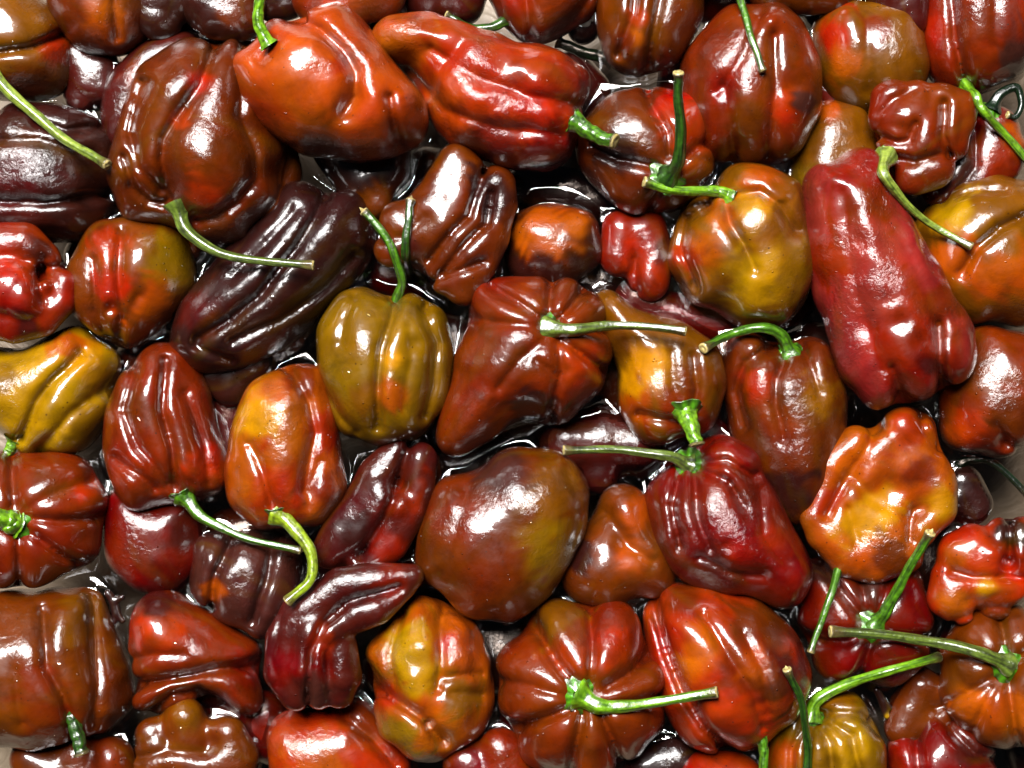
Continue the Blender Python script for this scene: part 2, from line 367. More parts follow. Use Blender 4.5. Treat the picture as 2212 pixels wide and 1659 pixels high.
# ---------------------------------------------------------------- the peppers
# n label, c base colour, z height of the middle, L lobes [(x, y, radius[, dz])...], B colour patches (x, y, r, colour), S stalk
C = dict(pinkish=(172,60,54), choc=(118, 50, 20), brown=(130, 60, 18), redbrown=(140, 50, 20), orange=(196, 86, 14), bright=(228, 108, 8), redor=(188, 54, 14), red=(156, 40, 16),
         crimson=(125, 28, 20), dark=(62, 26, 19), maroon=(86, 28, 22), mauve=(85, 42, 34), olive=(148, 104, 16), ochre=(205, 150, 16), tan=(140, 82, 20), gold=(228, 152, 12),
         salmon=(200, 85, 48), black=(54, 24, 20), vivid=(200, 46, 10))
PEP = [
 # --- top row
 dict(n='olive brown pepper with an orange patch, cut off by the top left corner', c='tan', z=25,
      kw=dict(k=12, flat=1.2, close=60), L=[[(-60,30,75),(40,40,72),(100,70,52)],[(-60,165,50),(60,165,50),(108,160,42)],[(-40,110,70),(90,110,62)]],
      B=[(125,105,42,'redor'),(30,50,60,'tan'),(60,185,50,'brown')], S=dict(p=[(-28,150),(50,225),(140,300),(232,356)], c='pale', r=(12,10), cal=0)),
 dict(n='round brown pepper with an orange belly, second from left along the top edge', c='choc', z=30, L=[[(190,-40,70),(200,10,62),(205,60,52)],[(270,-40,70),(262,20,70),(245,62,52)],[(150,10,35),(165,50,30)]], B=[(235,45,50,'orange'),(290,0,30,'brown')]),
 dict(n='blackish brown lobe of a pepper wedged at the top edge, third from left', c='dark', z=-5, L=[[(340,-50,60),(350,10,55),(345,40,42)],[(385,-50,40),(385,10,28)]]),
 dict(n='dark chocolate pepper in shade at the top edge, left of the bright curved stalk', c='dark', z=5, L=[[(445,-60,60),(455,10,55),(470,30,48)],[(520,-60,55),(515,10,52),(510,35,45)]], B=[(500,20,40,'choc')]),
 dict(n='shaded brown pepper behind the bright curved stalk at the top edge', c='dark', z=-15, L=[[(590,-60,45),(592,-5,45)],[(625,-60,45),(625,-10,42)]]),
 dict(n='brown pepper at the top edge just above the large orange pepper', c='redbrown', z=10, L=[[(690,-50,65),(700,-10,60)],[(760,-50,60),(755,-5,62)],[(820,-60,55),(815,-15,52)]], B=[(720,10,40,'redor')]),
 dict(n='purplish pepper sunk at the top edge between two brown ones', c='maroon', z=-45, L=[[(930,-50,60),(930,-5,50)],[(1000,-50,60),(995,0,48)]]),
 dict(n='brown red pepper at the top middle with a wet dark stalk curling left', c='redbrown', z=20, L=[[(1110,-50,60),(1130,10,55),(1150,50,36)],[(1180,-60,70),(1190,10,62),(1170,50,38)],[(1250,-60,50),(1235,0,48)]], B=[(1120,0,40,'redor')],
      S=dict(p=[(1098,40),(1060,60),(1010,57),(965,32)], c='dark', r=(11,8), cal=0, dz=-30, rise=0, sunk=1)),
 dict(n='long brown pepper with orange stripe hanging from the top edge, right of centre', c="brown", z=25, kw=dict(k=12),
      L=[[(1345,-50,48),(1338,50,45),(1350,110,36)],[(1400,-50,40),(1395,60,38),(1378,130,30)],[(1465,-50,48),(1460,30,50),(1435,100,42)],[(1400,0,60),(1400,90,50)]], B=[(1380,40,26,'redor'),(1375,80,22,'orange'),(1345,90,25,'redbrown'),(1470,50,45,'choc')],
      S=dict(p=[(1320,130),(1290,122),(1245,108),(1205,90)], c='wet', r=(12,12), cal=0, zb=-15, rise=-5, sunk=1)),
 dict(n='large plump brown red pepper at the upper right crossed by a thin hanging stalk', c='redbrown', z=40, kw=dict(k=20, flat=1.15, grow=6, close=110, inset=0),
      L=[[(1590,70,50),(1545,150,68),(1535,240,55),(1555,300,42)],[(1650,55,42),(1630,150,72),(1620,240,78),(1625,305,50)],[(1690,80,42),(1715,160,50),(1712,240,52),(1690,300,42)],[(1668,38,26)]],
      B=[(1570,180,50,'red'),(1690,230,38,'redor'),(1620,260,50,'brown'),(1700,110,30,'choc'),(1745,220,30,'mauve')]),
 dict(n='orange brown smooth pepper under a purple one at the upper right', c='tan', z=10, L=[[(1825,75,62),(1840,150,68),(1875,195,48)],[(1910,80,70),(1925,150,72),(1905,195,48)]],
      B=[(1800,80,45,'vivid'),(1830,140,40,'orange'),(1930,150,50,'tan'),(1890,60,30,'redbrown')]),
 dict(n='dark purple wet pepper end at the top edge left of the red corner pepper', c='maroon', z=30, L=[[(1915,-30,45),(1945,20,38),(1965,45,30)],[(1960,-40,40),(1972,10,28)]]),
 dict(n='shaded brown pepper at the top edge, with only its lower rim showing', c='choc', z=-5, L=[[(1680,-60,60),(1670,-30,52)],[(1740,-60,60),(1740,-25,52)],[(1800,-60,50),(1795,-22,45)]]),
 dict(n='dark red pepper sunk to the left of the smooth orange brown one', c='crimson', z=-60, L=[[(1790,110,40),(1790,200,45),(1830,240,40)]]),
 dict(n='big red pepper filling the top right corner', c='red', z=45, L=[[(2040,0,45),(2030,70,38),(2045,140,34),(2075,170,28)],[(2110,-30,70),(2105,60,62),(2110,140,58)],[(2180,-20,70),(2185,70,62),(2165,130,48)],[(2060,120,40),(2080,160,36)]],
      B=[(2020,60,30,'vivid'),(2150,40,70,'redbrown'),(2190,120,50,'mauve'),(2110,110,40,'red')], S=dict(p=[(2085,178),(2118,232),(2165,285),(2240,370)], c='bright', r=(9,9), cal=0, rise=20)),
 dict(n='blackish pepper in the shade between the two brown ones at the top middle', c='black', z=-75, L=[[(1285,-40,50),(1280,20,46),(1262,60,30)]]),  # added filler: its black stands in for the dark of this gap
 dict(n='blackish sunken pepper above the neck of the long bright red one', c='black', z=-70, L=[[(860,-40,50),(865,20,44)],[(810,10,30),(820,40,26)]]),  # put in to cover pale floor where the gap should read black
 dict(n='blackish sunken pepper above the huge glossy chocolate one', c='black', z=-75, L=[[(400,60,40),(450,75,42),(520,80,36)]]),  # another added black body, in place of the dark between the peppers
 # --- second row
 dict(n='purple red pepper half hidden behind the big chocolate pepper, upper left', c='maroon', z=-15, L=[[(400,110,36),(345,135,48),(290,190,50),(268,250,40),(262,300,28)],[(340,190,70),(310,270,60)]], B=[(300,170,30,'redbrown')]),
 dict(n='dark brown pepper end under water left of the purple red one', c='maroon', z=-50, L=[[(175,130,40),(195,190,45),(175,215,30)],[(225,150,35),(230,190,30)]]),
 dict(n='huge glossy chocolate pepper with deep folds and a stalk curving right', c='choc', z=50, kw=dict(k=12, flat=1.25, grow=8, close=90, inset=0),
      L=[[(500,125,34),(455,215,60),(430,310,80),(445,385,86)],[(420,130,36),(355,190,48),(325,280,52),(322,360,40),(355,420,34)],[(300,300,34),(283,380,38),(305,440,40),(340,450,34)],
         [(530,150,48),(565,250,66),(570,340,62)],[(608,360,34),(590,430,42),(530,482,44),(455,488,36)]],
      B=[(430,180,24,'vivid'),(385,255,18,'redor'),(480,410,60,'redbrown'),(440,420,34,'redor'),(580,300,50,'choc'),(340,180,50,'brown')],
      S=dict(p=[(382,440),(405,500),(470,545),(570,565),(676,573)], c='gray', r=(15,9), cal=18)),
 dict(n='small brown lobed pepper tip poking out under the huge chocolate pepper', c='brown', z=-30, L=[[(320,495,26),(355,482,28)],[(395,500,35),(400,530,35)]]),
 dict(n='large smooth orange pepper lying on top at the upper left', c='salmon', z=120, kw=dict(k=16, core=0.92, warp=4, wr=0.5),
      L=[[(618,98,52),(640,150,74),(685,225,80),(725,265,62)],[(542,158,38),(598,208,66),(680,262,70),(770,285,58),(830,290,44)],[(668,62,30),(735,62,42),(775,120,46),(815,180,50),(865,235,50),(880,260,38)],[(820,240,60),(862,275,40)],[(880,262,36),(885,285,28)],[(740,200,62),(790,250,56)]],
      B=[(880,260,50,'redbrown'),(740,130,26,'redor'),(700,330,60,'brown')],
      S=dict(p=[(582,98,22),(562,62,30),(558,20,38),(572,-30,50)], c='bright', r=(12,11), cal=0, flare=0.5)),
 dict(n='translucent dark pepper tip hanging in the water beneath the large orange one', c='black', z=-24, L=[[(740,310,60),(785,390,52),(812,440,22)],[(820,310,62),(830,370,45),(815,430,24)]], B=[(800,440,40,'brown')]),
 dict(n='long bright red pepper with crumpled shiny back at the top centre', c='redor', z=65, w=1, kw=dict(k=18, wr=1.6, warp=6),
      L=[[(850,88,38),(930,82,44),(1020,115,48),(1100,148,46),(1190,158,44),(1225,190,45)],[(885,98,40),(975,170,56),(1060,210,62),(1160,230,62),(1215,250,40)],[(975,215,50),(1015,265,56),(1100,305,52),(1180,308,52),(1205,270,44)]],
      B=[(860,100,70,'orange'),(960,180,50,'salmon'),(1150,240,60,'vivid'),(1060,330,90,'crimson'),(1200,330,60,'crimson'),(1230,180,50,'red')],
      S=dict(p=[(1240,262,10),(1270,282,20),(1300,298,40),(1328,306,52)], c='green', r=(17,15), cal=26, ax=(1,-0.5,0.2), flare=0.3, spike=1)),
 dict(n='brown pepper with a scarlet shoulder and a stalk pointing straight up', c='choc', z=30, kw=dict(grow=8, close=110, inset=1, k=12, core=0.90),
      L=[[(1425,345,30),(1385,295,58),(1345,262,50),(1330,240,32)],[(1455,330,30),(1462,265,50),(1420,240,40),(1395,225,30)],[(1492,330,32),(1492,280,34),(1478,248,40)],[(1505,370,26),(1508,345,26)],
         [(1405,380,32),(1350,370,58),(1305,330,52),(1290,290,36)],[(1430,410,34),(1380,420,40),(1345,400,40)],[(1470,410,30),(1440,425,28)]],
      B=[(1480,260,50,'vivid'),(1505,370,35,'orange'),(1450,225,40,'vivid'),(1500,300,35,'redor'),(1330,330,50,'dark')],
      S=dict(p=[(1442,382),(1466,345,50),(1469,270,95),(1464,200,130),(1466,158,150)], c='dark', r=(14,10), cal=40, ax=(0.2,0.1,1))),
 dict(n='glossy small reddish brown curled pepper at the upper right with a long pale stalk', c='redbrown', z=45, kw=dict(k=12, core=0.86, warp=5),
      L=[[(1925,215,34),(1908,260,26),(1912,300,22),(1935,325,26)],[(1975,220,38),(1960,265,52),(1945,300,40)],[(2030,225,38),(2025,270,36),(2030,310,34),(1990,328,32),(1960,332,28)],[(2068,230,28),(2072,265,24),(2055,290,24)],[(2058,314,22)],[(2010,360,40),(1975,375,35)],[(1990,300,60)]],
      B=[(1950,270,30,'redbrown'),(2000,350,40,'choc')],
      S=dict(p=[(1912,340,8),(1910,375),(1945,425),(2010,485),(2098,532)], c='pale', r=(13,8), cal=24, ax=(-0.5,-0.2,0.4))),
 dict(n='wet crimson pepper behind the small curled one near the right edge', c='crimson', z=-10, w=1, L=[[(2085,330,45),(2060,385,38),(2030,410,30)],[(2140,290,50),(2140,340,50),(2110,390,36)],[(2175,330,30),(2170,360,25)]], B=[(2190,300,30,'orange'),(2150,350,40,'red'),(2080,370,40,'mauve')],
      S=dict(p=[(2140,240),(2160,205),(2195,190),(2207,220),(2195,252),(2176,248)], c='wet', r=(12,7), cal=30, sunk=1, rise=10, ax=(0.2,0.5,0.5))),
 dict(n='small olive brown pepper squeezed above the long crimson one', c='tan', z=-12, L=[[(1788,265,40),(1765,320,48),(1750,380,45)],[(1825,270,42),(1835,330,50),(1840,400,60)],[(1790,350,65),(1790,430,60)]], B=[(1790,235,30,'orange'),(1750,400,60,'olive')]),
 dict(n='golden brown pepper with a stalk bending left, below the scarlet shouldered one', c='tan', z=40, kw=dict(k=14, core=0.92),
      L=[[(1600,450,48),(1640,490,66),(1675,560,66),(1675,620,62),(1665,650,52)],[(1560,480,52),(1560,545,62),(1590,610,62),(1620,650,50)],[(1495,500,34),(1485,560,36),(1520,620,38)],[(1595,395,34),(1640,395,34),(1690,420,34)],[(1700,450,32),(1718,530,30),(1722,600,28)],[(1500,460,24)]],
      B=[(1620,440,40,'gold'),(1640,600,80,'ochre'),(1520,540,45,'orange'),(1490,560,30,'redor'),(1640,390,40,'orange'),(1560,470,40,'orange'),(1715,600,50,'olive')],
      S=dict(p=[(1578,424),(1538,412),(1460,412),(1392,393)], c='bright', r=(13,10), cal=26)),
 dict(n='long wrinkled crimson pepper lying on top near the right', c=(172,60,54), z=100, w=1, kw=dict(k=20, wr=1.5, warp=7),
      L=[[(1778,400,40),(1792,480,48),(1800,560,48),(1830,660,52),(1872,780,56),(1905,825,50)],[(1862,358,32),(1868,430,54),(1895,540,66),(1930,640,74),(1965,740,68),(1975,810,56)],[(1905,440,32),(1945,540,40),(2000,630,44),(2035,710,46),(2050,775,42)],[(2040,790,42)]],
      B=[(1850,360,50,'red'),(1790,560,40,'red'),(1970,760,90,'red'),(1860,440,50,'redbrown'),(2030,650,40,'redbrown'),(2010,790,30,'maroon')]),
 dict(n='orange brown pepper with a deep groove at the right edge, under a pale stalk', c='tan', z=15, kw=dict(k=12),
      L=[[(2130,420,40),(2070,455,50),(2030,510,54),(2020,580,48)],[(2190,480,60),(2110,540,62),(2065,610,58)],[(2210,560,50),(2150,610,62),(2100,650,48)],[(2160,430,38),(2210,440,40)],[(2200,650,50)]], B=[(2050,470,50,'ochre'),(2060,560,60,'orange'),(2140,600,50,'orange'),(2200,590,50,'orange')],),
 dict(n='near black pepper on its side at the left edge, its skin split', c='dark', z=12, w=1, kw=dict(k=14, wr=1.4),
      L=[[(50,275,40),(130,268,36),(190,290,36),(215,320,26)],[(-30,330,55),(60,335,62),(130,345,60),(190,375,45)],[(-30,410,50),(60,420,58),(140,430,58),(210,430,36)],[(-20,470,40),(60,480,42),(180,470,42)]], B=[(30,340,60,'maroon'),(40,430,60,'maroon'),(180,310,30,'mauve')]),
 dict(n='wrinkled chocolate pepper in the middle with a knobbly folded body', c='choc', z=28, kw=dict(k=18, core=1.0, thick=1.3, warp=5, grow=9),
      L=[[(985,352,34),(962,400,40),(935,450,38),(920,500,36)],[(1010,380,34),(1000,440,34),(975,500,36),(945,545,30)],[(865,480,34),(880,510,36),(850,540,30)],[(1030,470,24),(1040,510,24),(1010,545,26),(970,570,26)],[(1072,400,32),(1080,440,28),(1070,490,22)],[(1000,590,26),(960,600,26)],[(1060,520,28),(1040,570,26),(1000,625,26)],[(960,480,80)]],
      B=[(980,370,40,'brown'),(1060,420,50,'dark'),(880,540,40,'maroon')],
      S=dict(p=[(902,592,0),(884,596,20),(884,540,75),(888,480,110),(891,440,125)], c='dark', r=(14,9), cal=28, ax=(-0.5,0.1,0.8), spike=14)),
 dict(n='orange topped pepper half sunk in the gap right of the wrinkled chocolate one', c='dark', z=-6, kw=dict(k=20, tilt=(0,-0.55)), L=[[(1140,505,44),(1185,490,42),(1240,495,44)],[(1150,560,50),(1200,560,60),(1250,550,46)],[(1250,470,16)]], B=[(1170,490,60,'orange'),(1245,480,40,'orange')]),
 dict(n='small red heart shaped pepper in the gap below the scarlet shouldered one', c='red', z=-22, L=[[(1345,500,40),(1335,555,36)],[(1395,500,40),(1410,560,38),(1402,605,40)],[(1430,560,26)]], B=[(1380,560,40,'vivid'),(1440,540,30,'maroon')]),
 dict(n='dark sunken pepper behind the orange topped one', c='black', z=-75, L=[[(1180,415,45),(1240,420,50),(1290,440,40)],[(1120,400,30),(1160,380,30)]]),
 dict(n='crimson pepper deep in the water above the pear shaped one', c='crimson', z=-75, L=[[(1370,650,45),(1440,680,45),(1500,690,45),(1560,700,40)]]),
 # --- third row
 dict(n='red pepper with a hooked fold cut off by the left edge', c='red', z=20, kw=dict(grow=6, k=12, core=0.82), L=[[(-10,535,44),(50,530,40),(90,560,34)],[(-20,620,60),(30,620,62),(60,640,50)],[(118,585,20),(138,610,24),(128,655,26),(90,690,30),(30,700,34)],[(-20,690,40)]],
      B=[(20,580,40,'vivid'),(60,510,50,'red'),(110,650,35,'red'),(60,710,40,'maroon'),(90,540,30,'maroon')]),
 dict(n='brown pepper with an olive cheek and pointed tip, left side', c='brown', z=20, kw=dict(k=14, core=0.88), L=[[(235,520,42),(200,590,42),(205,660,38),(245,715,24)],[(290,510,40),(262,570,42),(262,640,34),(262,715,24)],[(345,540,58),(350,600,66),(320,660,52),(275,730,20)],[(280,600,70)]],
      B=[(370,570,60,'olive'),(250,620,40,'redor'),(330,650,40,'orange'),(240,530,40,'redor')]),
 dict(n='large shiny purple black pepper lying diagonally, left of centre', c='black', z=15, kw=dict(k=14, core=0.88, warp=6), L=[[(650,440,40),(585,520,50),(510,600,52),(450,680,56),(425,740,44)],[(705,470,42),(660,560,44),(600,640,42),(530,690,40),(470,720,40)],[(750,450,36),(762,520,44),(720,590,44),(660,650,44),(590,715,44),(510,755,42),(440,765,38)]],
      B=[(430,680,50,'maroon'),(560,740,60,'dark'),(620,640,60,'dark'),(740,540,40,'dark')]),
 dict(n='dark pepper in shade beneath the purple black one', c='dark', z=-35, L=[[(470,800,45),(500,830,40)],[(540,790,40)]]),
 dict(n='plump olive green pepper with a thin green stalk, in the middle', c='olive', z=45, kw=dict(k=14, core=0.94),
      L=[[(775,675,50),(735,730,46),(738,820,46),(775,895,48)],[(815,690,46),(795,780,62),(812,870,60),(830,915,44)],[(885,690,32),(872,760,42),(860,850,60),(850,905,50)],[(925,700,36),(930,780,42),(915,850,48),(885,905,44)],[(885,662,22)],[(948,770,26),(940,830,28)]],
      B=[(800,860,50,'tan'),(845,850,30,'orange'),(850,780,24,'gold'),(800,700,50,'olive')],
      S=dict(p=[(857,648,0),(868,605,30),(850,545,60),(818,490,70),(786,458,70)], c='green', r=(9,9), cal=0, spike=14, flare=0.2)),
 dict(n='big brown pepper ribbed round its stalk in the very centre, stalk pointing right', c='redbrown', z=50, kw=dict(k=10, flat=1.1, grow=8, close=80, inset=1),
      L=[[(1168,690,22),(1120,645,42),(1060,650,44)],[(1182,672,20),(1165,635,32)],[(1210,672,18),(1225,640,34)],[(1235,690,20),(1265,675,40)],[(1235,725,22),(1275,760,40),(1265,810,40)],
         [(1205,740,24),(1220,800,54),(1190,860,56)],[(1165,728,26),(1110,800,90),(1060,850,80),(1015,905,56),(985,945,38)],[(1150,705,24),(1100,730,80),(1050,790,64)],[(1160,770,126)],[(1225,810,66)]],
      B=[(1100,780,70,'choc'),(1260,770,50,'redor'),(1050,880,60,'redbrown'),(1160,900,60,'dark')],
      S=dict(p=[(1182,710,0),(1235,712),(1310,704),(1390,704),(1480,716)], c='gray', r=(15,9), cal=34, ax=(-0.1,0,1))),
 dict(n='yellow orange pear shaped pepper with a stubby stalk, right of centre', c='tan', z=28, kw=dict(k=18),
      L=[[(1308,655,26),(1350,715,42),(1400,790,56),(1395,860,56),(1420,905,54)],[(1400,720,36),(1450,770,50),(1465,830,62),(1460,890,50)],[(1450,730,36),(1510,775,42),(1520,830,42),(1500,890,42)]],
      B=[(1400,790,50,'gold'),(1370,870,45,'orange'),(1360,830,30,'gold'),(1500,830,50,'brown'),(1310,650,50,'tan'),(1470,900,60,'redbrown')],
      S=dict(p=[(1480,888,0),(1490,915,25),(1500,945,45),(1506,960,50)], c='bright', r=(22,15), cal=40, ax=(0.1,-0.8,0.5), flare=0.2, spike=0)),
 dict(n='long brown pepper under an arched green stalk, right of the pear shaped one', c='choc', z=12, kw=dict(k=14),
      L=[[(1612,760,40),(1602,830,40),(1625,910,44),(1660,1000,40)],[(1680,790,34),(1670,870,56),(1690,970,66),(1720,1060,50),(1725,1090,40)],[(1745,775,42),(1765,850,52),(1765,940,50),(1745,1020,50)],[(1640,790,36),(1640,870,40)]],
      B=[(1640,830,40,'redor'),(1680,920,50,'redbrown'),(1770,860,50,'tan'),(1700,1060,60,'dark')],
      S=dict(p=[(1706,765,-4),(1688,725,18),(1640,708),(1580,722),(1520,752)], c='green', r=(13,10), cal=32, spike=0, ax=(0.1,0.3,0.9))),
 dict(n='brown orange pepper with a big white reflection at the right edge', c='redbrown', z=18, L=[[(2130,760,52),(2100,840,66),(2090,920,50)],[(2190,780,60),(2180,870,72),(2160,930,54)]], B=[(2120,800,60,'brown'),(2090,930,50,'redor'),(2190,900,50,'choc')], kw=dict(k=30)),
 dict(n='wrinkled yellow and orange pepper at the right with deep hollows', c='orange', z=50, kw=dict(k=20, core=0.95, thick=1.3, warp=5, grow=8),
      L=[[(1948,925,38),(1975,940,40),(1990,990,40),(2010,1030,36)],[(1905,970,34),(1880,1020,34),(1840,1060,32),(1820,1110,34)],[(1850,970,38),(1805,1010,38),(1790,1060,34),(1768,1110,32)],[(1880,1075,26),(1900,1120,26),(1945,1150,26),(1975,1145,24)],[(2020,1060,34),(2025,1100,30),(1990,1140,28)],
         [(1790,1150,36),(1840,1190,46),(1890,1205,46)],[(1940,1190,42),(1900,1170,46)],[(1940,1010,50)]],
      B=[(1850,960,40,'bright'),(1960,930,50,'redor'),(2030,1090,40,'gold'),(1900,1100,40,'gold'),(1850,1130,50,'gold'),(1830,1010,30,'bright'),(1920,1210,50,'choc'),(1790,1080,40,'redor'),(1990,1020,40,'redbrown')],
      S=dict(p=[(1820,1200,-50),(1797,1280),(1772,1350),(1751,1408)], c='green', r=(8,7), cal=0, spike=1)),
 dict(n='ochre yellow pepper with two ridges at the left edge', c='ochre', z=8, kw=dict(close=110, grow=7, k=14), L=[[(165,735,26),(120,780,48),(75,850,54),(50,900,46)],[(215,782,36),(165,850,40),(110,910,40),(75,950,34)],[(190,880,44),(150,930,46)],[(-10,800,45),(-10,870,40)]],
      B=[(160,750,40,'orange'),(190,790,40,'gold'),(200,920,60,'olive'),(0,820,40,'olive')], S=dict(p=[(32,945,-25),(22,970,-28),(12,985,-30)], c='bright', r=(14,12), cal=0, sunk=1)),
 dict(n='red brown pepper with long ribs and a stalk leaning right, left of centre', c='redbrown', z=30, kw=dict(k=12, core=0.94),
      L=[[(300,830,36),(275,900,38),(275,980,40),(300,1050,42)],[(350,790,44),(320,860,54),(320,950,54),(345,1020,46),(375,1050,34)],[(375,790,42),(405,860,46),(415,950,50),(415,1030,46)],[(440,980,40),(455,1030,32)],[(330,1060,30),(300,1080,22)]],
      B=[(450,990,45,'vivid'),(280,1020,50,'red'),(370,820,40,'redbrown'),(290,880,40,'choc')],
      S=dict(p=[(398,1070,-10),(435,1115),(520,1158),(648,1190)], c='green', r=(15,8), cal=34, ax=(0.3,-0.9,0.2), spike=8)),
 dict(n='orange pepper glowing yellow on its left, with a bright hooked stalk', c='orange', z=50, kw=dict(k=14, core=0.93),
      L=[[(640,830,40),(585,870,52),(562,950,56),(560,1030,46)],[(650,850,46),(640,940,62),(640,1030,56),(630,1090,46)],[(668,830,38),(690,900,36),(698,980,38),(705,1050,40),(680,1100,34)],[(525,1000,30),(535,1070,34),(570,1110,28)],[(600,1060,44)]],
      B=[(560,900,55,'gold'),(560,980,40,'orange'),(600,1070,60,'redor'),(700,930,40,'redor'),(650,820,40,'redbrown'),(700,1060,40,'redbrown')],
      S=dict(p=[(600,1108,-14),(640,1145),(672,1195),(672,1250),(622,1300)], c='lime', r=(15,11), cal=34, ax=(0.1,-0.9,0.2), spike=1)),
 dict(n='dark red pepper deep between the ribbed red brown and the orange one', c='crimson', z=-80, L=[[(490,860,45),(495,940,45),(500,1010,40)]]),
 dict(n='brown pepper with a broad green calyx facing up at the left edge', c='redbrown', z=45, kw=dict(k=10, flat=1.05, grow=10, close=110, inset=0),
      L=[[(30,1085,26),(20,1020,44)],[(65,1080,28),(120,1030,48),(150,1030,38)],[(80,1110,26),(150,1080,44),(185,1090,38)],[(75,1150,28),(140,1160,46),(165,1180,38)],[(50,1175,24),(80,1220,42)],[(20,1170,24),(10,1225,38)],[(-10,1110,30),(-40,1100,40)],[(80,1120,110)]],
      B=[(185,1055,32,'vivid'),(100,1040,40,'choc')], S=dict(p=[(34,1130,0),(14,1120,16),(-30,1100,26)], c='bright', r=(26,18), cal=44, ax=(0,0,1), flare=0.1)),
 dict(n='crimson pepper sunk below the ribbed red brown one', c='crimson', z=-38, kw=dict(grow=8), L=[[(285,1090,44),(292,1180,56),(330,1230,48)],[(395,1110,44),(395,1190,50),(365,1235,42)]], B=[(390,1150,40,'maroon')]),
 dict(n='mauve brown double lobed pepper under two crossing stalks', c='mauve', z=10, kw=dict(k=10), L=[[(465,1190,40),(455,1260,36),(480,1300,30)],[(540,1190,42),(528,1260,50),(515,1310,38)],[(600,1200,44),(600,1270,46),(570,1340,34)]], B=[(460,1280,24,'orange'),(530,1200,50,'mauve')]),
 dict(n='S shaped dark red pepper with a shiny double ridge, below the olive pepper', c='maroon', z=5, kw=dict(k=12), L=[[(870,985,36),(820,1030,40),(785,1090,38),(740,1150,40),(710,1190,32)],[(905,995,34),(900,1050,32),(880,1110,32),(845,1170,34),(790,1215,32)],[(840,1080,44),(790,1150,44)]], B=[(880,1080,36,'red'),(840,1180,36,'red'),(760,1150,40,'dark')]),
 dict(n='dried dark pepper tip poking out beneath the olive green pepper', c='dark', z=-15, L=[[(895,955,22),(890,975,24)]]),
 # --- centre lower
 dict(n='largest smooth brown pepper with an olive flank, lower centre', c='choc', z=60, kw=dict(k=28, flat=0.92, grow=7, close=110, inset=0),
      L=[[(1120,1050,78),(1100,1130,88),(1050,1230,84),(1040,1270,62)],[(1180,1050,72),(1180,1140,78),(1130,1230,72),(1090,1290,50)],[(1225,1060,42),(1215,1130,48)],[(985,1080,48),(960,1150,50),(945,1220,42)]],
      B=[(1195,1180,75,'olive'),(1200,1060,70,'tan'),(1000,1120,55,'redbrown'),(1060,1240,70,'choc'),(1090,1020,60,'mauve')]),
 dict(n='brown pepper with an orange glow right of the largest smooth one', c='brown', z=10, kw=dict(close=110, k=20), L=[[(1345,1100,50),(1350,1160,52),(1330,1230,56)],[(1290,1180,48),(1270,1240,56),(1310,1260,48)],[(1400,1190,48),(1410,1240,44)]], B=[(1360,1200,40,'orange'),(1390,1100,40,'orange'),(1250,1200,40,'dark')]),
 dict(n='deep crimson ribbed pepper with a grey stalk pointing left', c='crimson', z=40, kw=dict(grow=7, k=9, core=0.92, warp=5), w=1,
      L=[[(1462,1030,22),(1436,1070,34),(1440,1110,34)],[(1485,1040,22),(1490,1100,42),(1510,1170,46),(1530,1220,46)],[(1510,1030,20),(1555,1080,42),(1600,1150,56),(1640,1210,56),(1690,1262,44)],[(1520,1010,22),(1590,1030,42),(1630,1090,46),(1670,1170,46),(1705,1240,42)],[(1515,985,22),(1560,972,32),(1600,1000,34)],[(1450,1150,40),(1490,1200,44),(1560,1240,40)]],
      B=[(1660,1150,40,'red'),(1570,980,50,'red'),(1560,1240,60,'maroon'),(1600,1190,40,'red')],
      S=dict(p=[(1488,1003,0),(1440,985,20),(1340,972),(1218,972)], c='gray', r=(13,9), cal=38, ax=(-0.2,0.1,0.9))),
 dict(n='purple pepper deep in the water left of the grey stalk', c='maroon', z=-85, L=[[(1230,960,60),(1300,950,70),(1370,960,55)],[(1290,1020,40)]]),
 dict(n='orange red pepper with long folds, lower right of centre', c='redor', z=40, kw=dict(k=10, core=0.88),
      L=[[(1420,1330,26),(1432,1410,28),(1462,1500,34),(1500,1570,34),(1540,1590,30)],[(1455,1300,34),(1490,1370,42),(1520,1450,48),(1570,1530,50),(1600,1570,40)],[(1520,1305,44),(1590,1350,54),(1620,1430,56),(1640,1510,50),(1625,1565,38)],[(1610,1330,42),(1670,1400,52),(1695,1460,48),(1680,1520,38)],[(1738,1440,8)]],
      B=[(1500,1400,60,'bright'),(1560,1500,50,'vivid'),(1440,1380,40,'redor'),(1640,1360,80,'choc'),(1690,1460,70,'maroon'),(1600,1440,50,'redbrown'),(1480,1290,40,'redbrown'),(1560,1590,50,'redbrown'),(1640,1440,26,'orange')],
      S=dict(p=[(1643,1580,-30),(1650,1620,-30),(1650,1690,-30)], c='green', r=(11,10), cal=0, sunk=1)),
 dict(n='brown red pumpkin shaped pepper seen from its stalk, bottom centre', c='redbrown', z=55, kw=dict(k=10, flat=1.05, grow=7, close=60, inset=0),
      L=[[(1240,1450,24),(1218,1395,60),(1205,1350,50)],[(1285,1450,24),(1320,1390,64),(1325,1350,50)],[(1228,1485,24),(1155,1440,58),(1120,1430,42)],[(1225,1505,24),(1145,1500,60),(1125,1520,42)],[(1325,1500,24),(1385,1465,52),(1395,1455,42)],[(1320,1520,24),(1370,1535,56),(1390,1545,40)],[(1240,1545,24),(1185,1590,54),(1165,1605,42)],[(1275,1550,22),(1275,1620,54),(1270,1660,50)],[(1310,1540,22),(1340,1590,48)],[(1255,1480,120)]],
      B=[(1230,1420,40,'redor'),(1320,1400,50,'redor'),(1200,1330,50,'tan')],
      S=dict(p=[(1250,1500,4),(1290,1522,18),(1350,1526),(1440,1512),(1548,1496)], c='bright', r=(20,11), cal=44, ax=(0,0,1))),
